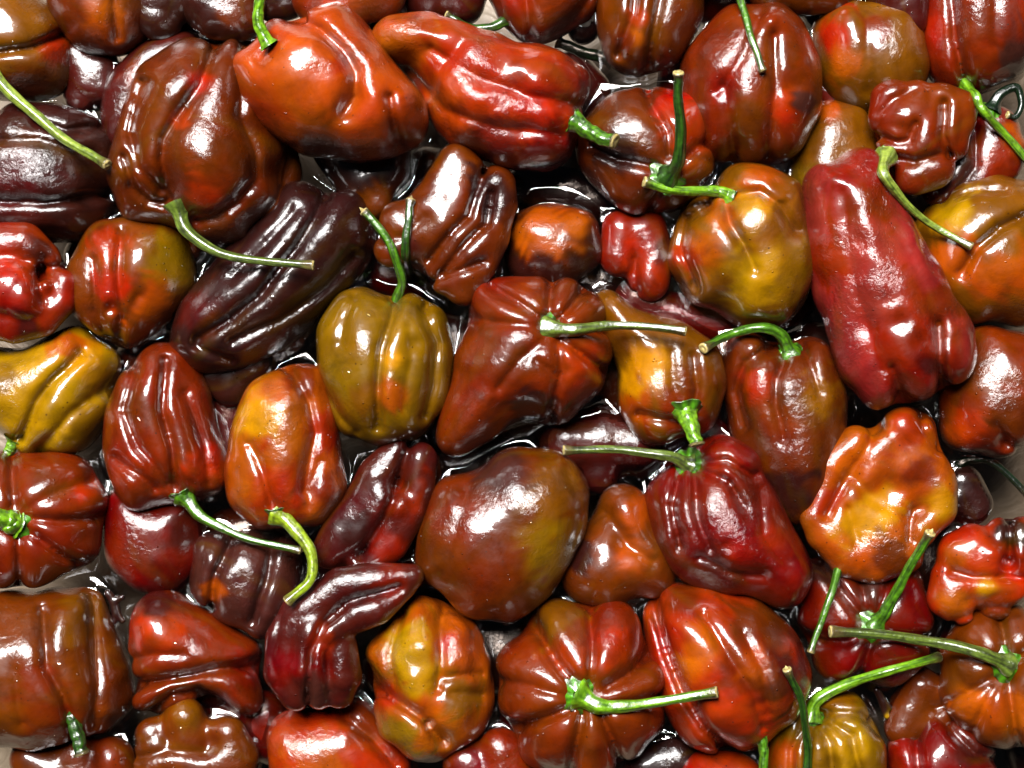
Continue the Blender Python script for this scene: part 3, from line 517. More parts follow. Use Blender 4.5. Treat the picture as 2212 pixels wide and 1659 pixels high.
 dict(n='yellow and orange pepper with broken white reflections, bottom centre left', c='orange', z=40, w=1, kw=dict(k=16, core=0.93, wr=1.6),
      L=[[(905,1330,40),(860,1400,50),(880,1480,52),(925,1550,46)],[(940,1350,44),(940,1450,66),(960,1540,60)],[(985,1370,42),(1010,1440,44),(1015,1510,44),(1000,1560,42)],[(845,1480,34),(860,1560,36),(910,1600,38),(950,1600,30)],[(830,1410,32)]],
      B=[(880,1400,60,'ochre'),(900,1460,50,'ochre'),(970,1390,30,'vivid'),(990,1500,50,'tan'),(860,1590,50,'olive'),(835,1500,30,'redor'),(1010,1400,40,'orange')]),
 dict(n='maroon bent pepper curling to a blunt tip on the right, lower left of centre', c='maroon', z=45, kw=dict(k=12, core=0.9, warp=3, close=22),
      L=[[(888,1246,20),(820,1252,32),(735,1268,36),(665,1312,40),(618,1380,36),(612,1450,34),(640,1500,28)],[(870,1270,20),(810,1310,34),(740,1335,36),(680,1370,36),(665,1440,36),(690,1495,30)],[(730,1400,34),(740,1460,34),(735,1500,24)]],
      B=[(850,1250,40,'crimson'),(690,1390,30,'red'),(620,1440,40,'crimson'),(690,1460,30,'crimson'),(680,1500,40,'mauve')]),
 dict(n='red pepper with horizontal folds at the lower left', c='redbrown', z=22, kw=dict(k=9, flat=1.2, grow=8, close=22, inset=0), L=[[(350,1335,54),(380,1365,62),(440,1385,50),(500,1402,32),(545,1408,16)],[(325,1400,36),(380,1400,36)],[(318,1450,24),(390,1440,28),(460,1432,26),(530,1425,24)],[(322,1500,30),(390,1470,26),(460,1460,28),(520,1480,34),(535,1510,26)],[(340,1515,26),(440,1470,30)]],
      B=[(310,1355,36,'vivid'),(370,1360,40,'redor'),(530,1450,40,'red'),(340,1300,40,'maroon')]),
 dict(n='large brown pepper with two long white streaks at the lower left edge', c='brown', z=30, kw=dict(k=14), L=[[(20,1340,60),(30,1430,60),(60,1530,56),(90,1570,40)],[(-30,1400,60),(-30,1500,60),(20,1560,44)],[(110,1330,52),(115,1420,56),(130,1510,52),(150,1560,36)],[(175,1320,44),(200,1400,48),(225,1480,54),(205,1540,44)],[(235,1450,38),(245,1510,36)]],
      B=[(60,1310,60,'brown'),(180,1330,60,'tan'),(100,1560,70,'redbrown'),(250,1480,50,'choc'),(80,1480,40,'redbrown')],
      S=dict(p=[(150,1535,-16),(166,1585,-12),(176,1628,-8)], c='dark', r=(13,15), cal=0, flare=0.1, sunk=1)),
 dict(n='dark pepper sunk in the bottom left corner with thin white glints', c='choc', z=-20, L=[[(70,1640,40),(120,1660,50)],[(170,1630,40),(180,1680,50)],[(240,1640,40),(250,1690,40)]], B=[(230,1640,40,'redbrown')]),
 dict(n='knobbly brown pepper with rounded bumps at the bottom left', c='brown', z=15, kw=dict(k=26, core=0.95, thick=1.3, grow=8), L=[[(400,1555,36),(400,1600,42)],[(325,1585,24),(345,1620,40)],[(490,1590,34),(500,1640,46)],[(340,1650,40),(400,1640,40),(460,1650,50)],[(420,1690,60)]], B=[(400,1540,40,'tan'),(440,1650,50,'choc')]),
 dict(n='bright red pepper at the bottom edge, left of centre', c='redor', z=8, kw=dict(k=22), L=[[(635,1590,50),(650,1660,60)],[(710,1580,50),(720,1650,80)],[(770,1550,36),(800,1600,44),(840,1660,44)]], B=[(700,1600,70,'vivid'),(700,1660,60,'orange'),(790,1560,50,'redbrown')]),
 dict(n='shiny brown red pepper at the bottom edge below the yellow and orange one', c='redbrown', z=5, L=[[(1010,1650,45),(1020,1700,50)],[(1080,1620,40),(1100,1680,60)]], B=[(1010,1660,40,'crimson')]),
 dict(n='dark red pepper submerged between the knobbly and the bright red one', c='crimson', z=-70, L=[[(570,1540,40),(590,1600,45)],[(540,1580,30)]]),
 dict(n='red pepper mostly below the bottom edge, right of centre', c='redor', z=0, L=[[(1530,1690,60),(1590,1690,55)]]),
 dict(n='dark pepper under rippling water at the bottom edge', c='black', z=-60, L=[[(1400,1660,60),(1460,1640,50)]]),
 dict(n='olive green ribbed pepper with a long bright stalk, bottom right', c='olive', z=25, kw=dict(k=9, core=0.90), L=[[(1745,1565,22),(1710,1600,36),(1695,1650,34),(1700,1700,30)],[(1762,1570,22),(1765,1640,36),(1765,1700,36)],[(1780,1560,24),(1820,1600,38),(1835,1670,38)],[(1790,1545,24),(1845,1560,36),(1872,1610,34),(1875,1670,30)],[(1790,1530,26),(1840,1525,26)],[(1710,1545,24)]],
      B=[(1700,1640,40,'orange'),(1820,1520,40,'tan'),(1840,1600,50,'ochre')], S=dict(p=[(1752,1552,-2),(1765,1512),(1830,1478),(1930,1446),(2028,1420)], c='bright', r=(14,10), cal=30, ax=(0,0.5,0.8))),
 dict(n='wine red pepper seen from its stalk, lower right, under crossing stalks', c='crimson', z=5, kw=dict(k=10, flat=1.05, grow=10, close=90, inset=0), L=[[(1855,1330,24),(1800,1290,44),(1775,1250,38)],[(1875,1320,24),(1880,1260,40)],[(1900,1330,24),(1950,1290,38),(1950,1250,30)],[(1910,1355,24),(1965,1340,40)],[(1850,1355,24),(1790,1350,42),(1770,1330,40)],[(1870,1380,24),(1820,1410,44),(1800,1430,34)],[(1900,1385,24),(1910,1430,44)],[(1920,1375,24),(1960,1400,38)]],
      B=[(1800,1320,40,'red'),(1885,1255,35,'mauve'),(1780,1230,40,'dark')], S=dict(p=[(1890,1352,0),(1925,1300,40),(1965,1225,80),(2010,1152,120)], c='green', r=(14,10), cal=42, ax=(0.1,0.1,1), spike=12)),
 dict(n='brown orange pumpkin shaped pepper with a green calyx at the right edge', c='brown', z=52, kw=dict(k=10, flat=1.1, grow=9, close=110, inset=0), L=[[(2155,1415,22),(2110,1370,40)],[(2180,1400,22),(2190,1350,38)],[(2145,1440,24),(2085,1420,42)],[(2145,1465,24),(2090,1500,50)],[(2165,1480,24),(2130,1545,54)],[(2195,1480,24),(2200,1560,56)],[(2210,1430,24),(2240,1420,50)],[(2150,1470,100)]],
      B=[(2100,1510,44,'bright'),(2190,1540,50,'orange'),(2110,1440,50,'brown')], S=dict(p=[(2176,1436,6),(2120,1412,30),(2030,1390),(1930,1374),(1795,1364)], c='gray', r=(14,11), cal=42, ax=(0,0,1))),
 dict(n='orange red knobbly pepper with yellow ridges at the right edge', c='vivid', z=15, kw=dict(grow=7, k=14, core=0.82), L=[[(2075,1195,42),(2100,1180,40),(2120,1200,36)],[(2060,1250,40),(2050,1290,36),(2070,1310,32)],[(2130,1250,34),(2180,1270,34),(2150,1290,40)],[(2200,1200,36),(2205,1240,30)],[(2170,1160,34),(2210,1160,34)],[(2100,1230,60)]],
      B=[(2060,1200,36,'orange'),(2070,1300,40,'orange'),(2130,1270,30,'gold'),(2190,1150,40,'dark'),(2150,1310,40,'redbrown')]),
 dict(n='wine red glossy pepper at the bottom right corner', c='crimson', z=15, kw=dict(k=16), L=[[(1965,1620,36),(1970,1670,46)],[(2020,1580,40),(2060,1600,46),(2110,1640,42)],[(2050,1640,60),(2050,1680,60)]], B=[(1960,1640,40,'red'),(2100,1620,40,'maroon')]),
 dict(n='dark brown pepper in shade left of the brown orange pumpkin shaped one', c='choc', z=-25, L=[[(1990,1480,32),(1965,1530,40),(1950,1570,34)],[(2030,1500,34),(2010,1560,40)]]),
 dict(n='purple sunken pepper with a wet dark stalk near the right edge', c='black', z=-45, L=[[(2075,1040,36),(2095,1090,38)],[(2060,1080,30)]], S=dict(p=[(2062,1035,0),(2072,1005,20),(2105,992,26),(2155,1005,28),(2230,1080,30)], c='wet', r=(12,8), cal=16, sunk=1, zb=-20)),
 dict(n='wet black scrap of calyx floating beside the large brown pepper, lower left', c='black', z=4, vox=5.0, nm='calyx_scrap', cat='plant scrap', kw=dict(grow=1, close=10, warp=2, wr=0.3, k=4), L=[[(232,1282,6),(246,1300,8),(262,1292,5)],[(246,1300,8),(252,1325,9),(244,1352,5)],[(252,1325,7),(266,1340,5)]]),
 dict(n='small black wet sepal with a brown tip, right of the olive ribbed pepper', c='black', z=4, vox=5.0, nm='calyx_scrap', cat='plant scrap', kw=dict(grow=1, close=10, warp=2, wr=0.3, k=4), L=[[(1895,1490,6),(1908,1515,9),(1915,1545,7)],[(1908,1515,7),(1926,1530,6)]], B=[(1917,1548,8,'ochre')]),
 # --- outside the frame, only their stalks reach in
 dict(n='pepper just outside the top edge whose thin stalk hangs into view', c='choc', z=30, L=[[(1560,-120,60),(1560,-80,50)],[(1620,-120,60),(1615,-85,48)]], S=dict(p=[(1588,-50,10),(1608,30),(1628,95),(1648,152)], c='green', r=(8,7), cal=0)),
 dict(n='pepper just outside the bottom edge whose dark stalk points up', c='choc', z=0, L=[[(1715,1790,60),(1720,1760,50)],[(1770,1790,50)]], S=dict(p=[(1740,1725,10),(1744,1620),(1732,1520),(1700,1446)], c='dark', r=(10,8), cal=0, spike=10)),
]
DROPS = [
 (985,178,13,'flat water drop on the left part of the long bright red pepper'), (1130,312,10,'round water drop low on the long bright red pepper'),
 (1190,268,9,'water drop near the stalk end of the long bright red pepper'), (845,1018,8,'water drop on the S shaped dark red pepper'),
 (292,915,10,'long water drop on the left rib of the red brown ribbed pepper'), (262,918,7,'small water drop at the outer edge of the red brown ribbed pepper'),
 (772,738,8,'water drop high on the left of the olive green pepper'), (744,808,10,'water drop on the lower left of the olive green pepper'), (800,672,8,'water drop near the top of the olive green pepper'),
 (590,650,7,'bead of water on the purple black pepper'), (1642,808,16,'large round water drop on the long brown pepper under the arched stalk'),
 (1858,98,13,'water drop on the smooth orange brown pepper, upper right'), (388,1580,5,'tiny water drop between bumps of the knobbly brown pepper'), (392,1405,14,'round water drop on the red pepper with horizontal folds'),
 (120,1600,8,'small water drop low on the large brown pepper at the left edge'), (360,1640,11,'water drop on the knobbly brown pepper'), (1235,1052,10,'water drop at the right shoulder of the largest smooth brown pepper'),
 (1150,1135,7,'tiny water drop in the reflection of the largest smooth brown pepper'), (1040,965,7,'water drop on the lower left of the central ribbed pepper'), (130,1440,12,'water drop in the groove of the large brown pepper at the left edge'),
 (1810,530,9,'water drop on the left flank of the long wrinkled crimson pepper'), (2140,1480,8,'water drop on the brown orange pumpkin shaped pepper'), (1500,350,6,'tiny water drop on the scarlet shoulder'), (240,640,9,'water drop above the dent of the brown pepper with an olive cheek'),
]
# creases [(points, depth, width)] and hollows / swellings [(x, y, radius, depth)] of the single peppers, found by a phrase of their label
FLAT = {'long wrinkled crimson': 1.05, 'shiny purple black': 1.3, 'large smooth orange': 1.3, 'long bright red pepper with': 1.3}; CLOSE = {'large smooth orange': 40, 'yellow orange pear': 40, 'scarlet shoulder and': 90, 'orange glow right': 60, 'mauve brown double': 30}
CREASE = {
 'huge glossy chocolate': ([([(470,90),(430,187),(383,253),(353,300),(347,343),(370,430)],34,17),([(310,180),(285,283),(300,360),(350,410)],26,13),([(525,100),(520,250),(552,330),(555,390),(517,437),(467,467),(425,475)],26,14),([(270,340),(290,400),(323,433),(353,440)],20,10),([(640,330),(600,430),(540,500)],12,10)],[(440,330,70,-16),(590,270,60,22),(605,375,50,26),(540,480,36,14),(290,420,40,14)]),
 'large smooth orange': ([([(630,37),(693,63),(740,110),(766,160),(766,207),(745,240)],30,15),([(843,213),(853,267),(863,320)],20,9),([(590,85),(560,130)],16,12)],[(762,222,32,16),(640,160,40,-6),(800,130,22,-5)]),
 'long bright red pepper with': ([([(930,105),(1030,165),(1130,205),(1245,225)],14,14),([(880,150),(960,235),(1080,275),(1210,292)],14,14),([(1000,90),(950,150),(930,200)],8,18)],[(1150,170,30,-5)]),
 'large plump brown red': ([([(1648,20),(1605,120),(1550,200)],12,14),([(1568,190),(1585,340)],18,14),([(1672,80),(1675,200),(1660,350)],20,15)],[(1712,185,24,10),(1665,40,26,-12),(1540,150,40,-6),(1610,230,50,-6)]),
 'scarlet shoulder and': ([([(1443,335),(1440,287),(1413,233),(1400,200)],22,9),([(1475,345),(1505,318),(1530,308)],18,8),([(1416,363),(1339,343),(1280,315)],26,10),([(1430,400),(1405,450)],18,9),([(1470,400),(1500,395),(1530,390)],12,8)],[]),
 'golden brown pepper': ([([(1569,443),(1576,480),(1606,520),(1630,580)],20,9),([(1530,443),(1480,477),(1473,533),(1500,620)],24,9),([(1580,425),(1640,415),(1690,445),(1720,500)],18,9)],[(1660,640,22,7)]),
 'long wrinkled crimson': ([([(1820,420),(1830,520),(1850,620),(1880,720),(1900,800)],9,18),([(2026,700),(2026,780),(2038,850)],34,11),([(1930,800),(1945,840),(1962,880)],26,11),([(1905,430),(1960,560),(2010,660),(2026,720)],8,18)],[(1800,620,20,8),(1870,700,24,8),(1945,690,22,9),(1860,520,20,7),(1995,730,18,8)]),
 'reddish brown curled': ([([(2044,225),(2042,260),(2036,293),(2046,333)],30,9),([(1899,300),(1942,310),(1969,305),(1985,270)],24,9),([(1925,340),(1976,349),(2026,333)],20,8),([(1892,293),(1899,250),(1925,213),(1976,194)],12,6)],[(1955,280,24,8)]),
 'deep groove at the right edge': ([([(2215,468),(2159,493),(2112,533),(2080,590)],26,9),([(2040,440),(2100,415),(2170,412)],14,9)],[]),
 'hooked fold': ([([(92,560),(80,613),(90,655)],30,12),([(87,575),(115,578),(150,575)],18,8),([(-20,590),(60,560)],10,12)],[(100,640,16,8)]),
 'olive cheek': ([([(262,500),(257,586),(263,653),(253,760)],20,12),([(200,560),(207,670),(240,746)],14,10),([(300,640),(270,690)],10,9)],[(237,668,14,14)]),
 'shiny purple black': ([([(700,430),(640,540),(560,640),(500,690),(430,730)],26,10),([(765,550),(700,620),(600,690),(500,735)],18,12),([(640,450),(560,540),(500,600)],12,10),([(420,745),(500,775)],14,9)],[]),
 'plump olive green': ([([(853,650),(843,700),(822,753),(816,820),(815,920)],22,9),([(766,640),(745,690),(735,740)],12,9),([(916,670),(943,740),(936,830),(915,900)],18,9),([(690,820),(740,900),(770,930)],14,9),([(885,700),(888,780),(870,880)],8,14)],[(900,740,18,8)]),
 'ribbed round its stalk': ([([(1186,700),(1188,650),(1196,570)],30,12),([(1170,690),(1120,655),(1060,620)],24,12),([(1207,690),(1240,655),(1275,605)],28,11),([(1215,715),(1270,712),(1330,712)],24,10),([(1213,735),(1265,770),(1320,815)],30,12),([(1203,742),(1215,800),(1200,860),(1180,930)],26,12),([(1172,735),(1126,775),(1075,840)],16,14),([(1165,708),(1100,700),(1020,690)],16,13),([(1159,780),(1199,806)],14,7)],[(1188,710,26,22),(1120,880,60,12)]),
 'yellow orange pear': ([([(1495,770),(1506,840),(1499,880)],20,9),([(1466,910),(1382,896)],18,9),([(1450,760),(1455,830),(1470,880)],8,9)],[(1360,740,20,5)]),
 'under an arched green': ([([(1660,750),(1610,785),(1590,846),(1605,920)],20,9),([(1698,760),(1679,820),(1676,880),(1690,950)],20,9),([(1730,750),(1755,800),(1770,850)],16,9)],[]),
 'wrinkled yellow and orange': ([([(1900,920),(1879,953),(1859,986),(1832,1020),(1816,1060),(1790,1110)],20,15),([(1845,1030),(1900,1095),(1950,1120)],14,13),([(1990,900),(1998,925),(2026,970)],16,9),([(1975,1100),(1962,1170)],20,9),([(1835,1100),(1850,1170)],14,10)],[(1918,1062,34,16),(1992,1095,26,14),(1830,995,18,8)]),
 'ochre yellow pepper with': ([([(175,765),(117,820),(77,870),(45,945)],26,10),([(250,830),(150,895),(87,966)],16,14)],[]),
 'red brown pepper with long': ([([(357,780),(353,886),(370,970),(379,1050)],24,9),([(290,800),(268,886),(300,970),(360,1045)],18,9),([(400,850),(443,970),(452,1040)],16,9),([(250,990),(333,1055)],16,9)],[]),
 'glowing yellow on its left': ([([(625,800),(666,870),(680,936),(660,1060)],22,10),([(540,960),(566,1020),(590,1090)],14,9),([(690,1000),(665,1090)],12,9)],[]),
 'broad green calyx': ([([(20,920),(28,1090)],30,13),([(55,1100),(130,1060),(230,1030)],12,14),([(60,1120),(130,1125),(260,1115)],26,12),([(58,1150),(140,1200),(240,1240)],30,13),([(38,1165),(45,1300)],26,12),([(10,1130),(-80,1140)],26,12)],[(32,1130,30,20)]),
 'mauve brown double': ([([(510,1140),(490,1190),(467,1239),(457,1310)],28,8),([(585,1160),(575,1260),(545,1340)],24,9)],[]),
 'S shaped dark red': ([([(885,960),(870,1010),(855,1060),(830,1120),(780,1200)],32,11)],[(860,1050,22,8)]),
 'maroon bent pepper': ([([(860,1268),(753,1300),(700,1345),(670,1406),(662,1510)],26,9),([(686,1246),(610,1333),(588,1420),(600,1480)],12,7),([(697,1390),(712,1440),(718,1516)],9,10)],[]),
 'largest smooth brown': ([([(1010,1060),(985,1150),(960,1240)],10,22),([(1225,1020),(1255,1100),(1235,1180)],8,18)],[]),
 'orange glow right': ([([(1410,1215),(1360,1180),(1310,1110)],14,16)],[(1345,1172,26,10)]),
 'deep crimson ribbed': ([([(1497,1015),(1506,1106),(1535,1190)],26,8),([(1470,1020),(1453,1090),(1475,1180)],24,8),([(1510,1015),(1573,1046),(1606,1096)],24,8),([(1510,1000),(1570,995),(1630,1030)],18,8),([(1505,985),(1530,950)],18,7),([(1513,1206),(1573,1240),(1650,1240)],16,10),([(1640,1060),(1650,1150),(1700,1220)],12,12)],[(1570,1180,16,8),(1620,1120,16,8),(1480,1150,14,6)]),
 'orange red pepper with long folds': ([([(1405,1290),(1439,1406),(1473,1490),(1523,1573),(1573,1620)],32,10),([(1520,1330),(1575,1420),(1630,1500),(1645,1573)],16,12),([(1606,1370),(1650,1450),(1660,1540)],12,11)],[(1530,1560,26,-5)]),
 'pumpkin shaped pepper seen from its stalk': ([([(1276,1270),(1277,1380),(1274,1480)],26,11),([(1140,1330),(1195,1420),(1245,1485)],44,14),([(1225,1505),(1150,1482),(1050,1465)],16,12),([(1228,1530),(1140,1562),(1050,1590)],42,13),([(1258,1545),(1240,1622),(1225,1700)],38,13),([(1300,1545),(1340,1640),(1360,1700)],38,13),([(1312,1485),(1370,1445),(1430,1385)],46,14),([(1318,1525),(1390,1512),(1470,1505)],34,13)],[(1268,1508,34,26)]),
 'broken white reflections': ([([(960,1290),(953,1340),(953,1423),(943,1490)],20,12),([(805,1480),(870,1523),(913,1550),(960,1600)],34,10),([(965,1466),(1040,1458)],12,8),([(975,1500),(1040,1500)],10,8),([(870,1330),(845,1420),(850,1480)],18,10)],[(930,1560,8,16)]),
 'red pepper with horizontal': ([([(260,1490),(367,1463),(467,1446),(590,1434)],46,13),([(290,1575),(367,1500),(427,1492),(500,1570)],30,14),([(260,1430),(330,1412),(400,1412)],14,11)],[(340,1370,60,-8)]),
 'two long white streaks': ([([(90,1320),(98,1440),(138,1506),(160,1580)],24,12),([(195,1290),(205,1390),(210,1473),(200,1570)],18,13),([(30,1450),(50,1560)],8,12)],[]),
 'knobbly brown pepper': ([([(300,1640),(360,1620),(440,1625)],16,12)],[(365,1598,16,10),(455,1605,22,10),(400,1550,30,-8)]),
 'bright red pepper at the bottom': ([([(740,1540),(800,1590),(850,1659)],20,10)],[]),
 'olive green ribbed': ([([(1756,1563),(1745,1610),(1742,1700)],24,8),([(1766,1560),(1795,1606),(1805,1700)],22,8),([(1775,1550),(1840,1590),(1862,1690)],22,8),([(1740,1565),(1712,1620),(1705,1690)],18,8),([(1770,1540),(1860,1545),(1900,1580)],18,8)],[(1757,1550,14,10)]),
 'wine red pepper seen': ([([(1770,1220),(1816,1276),(1868,1335)],34,13),([(1945,1200),(1918,1260),(1895,1330)],30,13),([(1725,1378),(1826,1386),(1870,1368)],40,13),([(1886,1380),(1870,1423),(1840,1500)],30,12),([(1905,1366),(2030,1383)],30,12),([(1840,1195),(1875,1320)],26,11)],[(1882,1350,28,18)]),
 'brown orange pumpkin': ([([(2150,1290),(2160,1349),(2170,1415)],30,13),([(2155,1460),(2086,1500),(2020,1530)],24,13),([(2180,1465),(2192,1573),(2205,1650)],30,13),([(2150,1430),(2090,1405),(2030,1380)],26,12),([(2165,1465),(2125,1530),(2090,1610)],16,12),([(2200,1420),(2250,1380)],26,12)],[(2176,1437,30,22)]),
 'orange red knobbly': ([([(2060,1235),(2100,1244),(2159,1246),(2230,1252)],26,12),([(2179,1130),(2178,1170),(2182,1216)],28,8),([(2060,1340),(2130,1310),(2230,1315)],14,9)],[(2176,1218,13,24),(2145,1190,20,-8),(2200,1195,18,-8)]),
 'wine red glossy': ([([(2040,1550),(2059,1583),(2109,1633),(2180,1650)],22,10),([(1975,1570),(1990,1690)],28,9)],[]),
 'long brown pepper with orange': ([([(1339,117),(1368,33),(1372,-30)],20,9),([(1398,165),(1410,80),(1428,-20)],26,9)],[]),
 'big red pepper filling': ([([(2056,-30),(2062,83),(2084,180)],30,9),([(2150,-30),(2150,100)],8,14)],[]),
 'olive brown pepper with an orange': ([([(165,62),(67,105),(-30,114)],30,9)],[]),
 'brown red pepper at the top middle': ([([(1180,95),(1235,45),(1280,-20)],14,9),([(1130,-30),(1150,80)],14,9)],[]),
 'knobbly folded body': ([([(1043,370),(1033,400),(1013,466),(970,510),(930,560)],28,9),([(1060,416),(1050,483),(1003,533),(955,590)],28,8),([(930,610),(980,590),(1045,565)],24,8),([(830,520),(880,510),(920,470)],12,9)],[]),
 'near black pepper on its side': ([([(80,262),(140,282),(213,275)],18,7),([(-30,432),(100,437),(250,420)],28,10),([(-20,305),(80,300),(200,335)],14,9)],[]),
 'heart shaped': ([([(1372,560),(1374,630)],14,9)],[]),
 'round brown pepper with': ([([(248,-30),(252,80)],14,9)],[]),
 'smooth pepper under a purple': ([([(1872,40),(1885,230)],8,16)],[(1880,200,16,5)]),
 'wet crimson pepper behind': ([([(2110,280),(2110,360),(2070,410)],16,9)],[]),
 'purple red pepper half': ([([(330,150),(300,220),(290,290)],16,9)],[]),
 'big white reflection': ([([(2150,920),(2175,960),(2230,985)],14,10)],[(2168,955,14,12)]),
}
for d_ in PEP:
    for k_, (a_, b_) in CREASE.items():
        if k_ in d_['n']: d_['K'] = a_; d_['D'] = b_
# smooth-walled peppers: one full body cut by grooves instead of separate lobes
for k_ in ('long wrinkled crimson', 'long bright red pepper with', 'golden brown pepper', 'deep groove at the right edge', 'plump olive green', 'glowing yellow on its left',
           'red brown pepper with long', 'under an arched green', 'yellow orange pear', 'orange red pepper with long folds', 'broken white reflections', 'two long white streaks', 'deep crimson ribbed',
           'big red pepper filling', 'bright red pepper at the bottom', 'olive cheek', 'shiny purple black', 'olive green ribbed', 'round brown pepper with', 'smooth pepper under a purple',
           'long brown pepper with orange', 'near black pepper on its side', 'big white reflection', 'scarlet shoulder and', 'large smooth orange', 'ochre yellow pepper with', 'wine red glossy',
           'small olive brown', 'orange glow right', 'orange topped', 'brown red pepper at the top', 'mauve brown double', 'purple red pepper half', 'crimson pepper sunk below'):
    for d_ in PEP:
        if k_ in d_['n']:
            kw_ = dict(d_.get('kw', {})); kw_.update(flat=FLAT.get(k_, 1.2), inset=0, grow=kw_.get('grow', 6) + 1, close=CLOSE.get(k_, 60)); d_['kw'] = kw_
            d_['K'] = [(p_, a_ * 1.2, w_ * 1.3) for p_, a_, w_ in d_.get('K', ())]
# ---------------------------------------------------------------- build the peppers
GROUP = 'brown and red habanero peppers floating in the basin'
ALB = 0.20
HM_S = 4.0; HX, HY = int(2700 / HM_S), int(2150 / HM_S); HM = np.full((HX, HY), -400.0)   # top height of everything, for resting stalks and drops
def hm_add(V):
    q = IMG(V); i = ((q[:, 0] + 240) / HM_S).astype(int); j = ((q[:, 1] + 240) / HM_S).astype(int)
    ok = (i > 0) & (j > 0) & (i < HX - 1) & (j < HY - 1); 
    for di in (0, 1):
        for dj in (0, 1): np.maximum.at(HM, (i[ok] + di, j[ok] + dj), V[ok, 2])
def hm(x, y): return HM[int(np.clip((x + 240) / HM_S, 1, HX - 2)), int(np.clip((y + 240) / HM_S, 1, HY - 2))]
BODIES = []; ROOTS = {}
def build_body(i, d, cull=False):
    kw = dict(d.get('kw', {})); b = Body(d['L'], z0=d.get('z', 0), seed=sum(ord(q) * (m + 1) for m, q in enumerate(d['n'])) % 9973, creases=d.get('K', ()), hollows=d.get('D', ()), **kw)
    V, Q = b.mesh(d.get('vox', 10.2))
    im = IMG(V)
    if cull:
        ii_ = np.clip(((im[:, 0] + 240) / HM_S).astype(int), 0, HX - 1); jj_ = np.clip(((im[:, 1] + 240) / HM_S).astype(int), 0, HY - 1)
        inn = (im[:, 0] > 0) & (im[:, 0] < 2212) & (im[:, 1] > 0) & (im[:, 1] < 1659)
        if ((HM[ii_, jj_] < V[:, 2] + 12) & inn & (V[:, 2] > d['z'])).sum() < 0.008 * len(V): return None
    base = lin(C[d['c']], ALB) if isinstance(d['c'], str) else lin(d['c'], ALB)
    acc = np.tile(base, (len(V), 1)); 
    nz = 0.30 * np.sin(V @ b.K[3] / 4.2 + 2 * np.sin(V @ b.K[4] / 11)) + 0.38 * (np.sin(V @ b.K[0] / 19 + b.ph[0]) + np.sin(V @ b.K[1] / 13 + b.ph[1]) + np.sin(V @ b.K[2] / 8.5 + b.ph[2]))
    # streaks that run with the lobes, from the stalk end to the tip
    q_ = V - V.mean(0); ev, ew = np.linalg.eigh(np.cov(q_.T)); ua, ub, uc = ew[:, 2], ew[:, 1], ew[:, 0]
    th_ = np.arctan2(q_ @ ub, q_ @ uc); ax_ = q_ @ ua / 60.0; st_ = 0
    for n_, w_ in ((3, 1.0), (5, 0.9), (8, 0.8), (13, 0.7), (21, 0.5)): st_ = st_ + w_ * np.sin(th_ * n_ + b.ph[n_ % 5] + 0.9 * np.sin(ax_ * (1 + n_ / 9) + b.ph[(n_ + 1) % 5]))
    st_ = (st_ * 0.30)[:, None]
    for (x, y, r, c) in d.get('B', ()):
        c = lin(C[c] if isinstance(c, str) else c, ALB)
        dd = np.hypot(im[:, 0] - x, im[:, 1] - y) / r
        wgt = np.clip(1.25 / (1 + np.exp((dd * (1 + 0.42 * nz) - 0.85) * 5.5)), 0, 1)[:, None]
        acc = acc * (1 - wgt) + c * wgt
    acc = acc * (1 + 0.20 * st_) + np.clip(-st_ - 0.25, 0, 1) * np.array([0.012, 0.006, 0.0])
    acc = np.clip(acc, 0.001, 1)
    org = np.array([*P(b.c[0], b.c[1], b.z0)[:2], b.z0])
    hm_add(V); BODIES.append(b); b.top = V[:, 2].max()
    mat = SKIN_W if d.get('w') else SKIN
    if 'S' in d:
        root = bpy.data.objects.new('habanero_pepper', None); COL.objects.link(root); root.location = org * S; root.empty_display_size = 0.01
        mesh_obj('fruit', V, Q, mat, root, org, acc)
    else:
        root = mesh_obj(d.get('nm', 'habanero_pepper'), V, Q, mat, None, org, acc)
    tag(root, d['n'], d.get('cat', 'pepper'), None if 'nm' in d else GROUP)
    ROOTS[i] = (root, V, Q)
    return root
for i, d in enumerate(PEP): build_body(i, d)

# a lower layer of added dark peppers, scattered so that most gaps read black
FREE = [(240, 120), (650, 360), (1230, 80), (215, 980), (225, 1280), (225, 1420), (270, 1560), (1740, 1210), (2130, 1090), (2190, 200), (2190, 420), (20, 1650), (1190, 370), (1885, 1560), (690, 780), (2010, 420)]
k = 0; DEEP = []
for gy_ in range(-20, 1720, 205):
    for gx_ in range(-20, 2300, 215):
        x = gx_ + RNG.uniform(-35, 35) + (100 if (gy_ // 205) % 2 else 0); y = gy_ + RNG.uniform(-35, 35)
        if min(math.hypot(x - a, y - b_) for a, b_ in FREE) < 105: continue
        th = RNG.uniform(0, 3.14); dx, dy = math.cos(th), math.sin(th); w_ = RNG.uniform(36, 46)
        L = [[(x - dx * 45 - dy * o, y - dy * 45 + dx * o, w_), (x + dx * 10 - dy * o, y + dy * 10 + dx * o, w_ + 6), (x + dx * 50 - dy * o * 0.4, y + dy * 50 + dx * o * 0.4, w_ - 8)] for o in (-34, 0, 34)]
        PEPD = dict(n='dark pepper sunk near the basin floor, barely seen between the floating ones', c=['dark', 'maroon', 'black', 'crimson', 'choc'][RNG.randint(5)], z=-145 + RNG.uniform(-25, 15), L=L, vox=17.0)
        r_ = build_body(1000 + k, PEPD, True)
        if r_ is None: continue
        DEEP.append((r_, x, y, PEPD['c'])); r_['group'] = 'filler peppers added beneath the floating ones'; k += 1

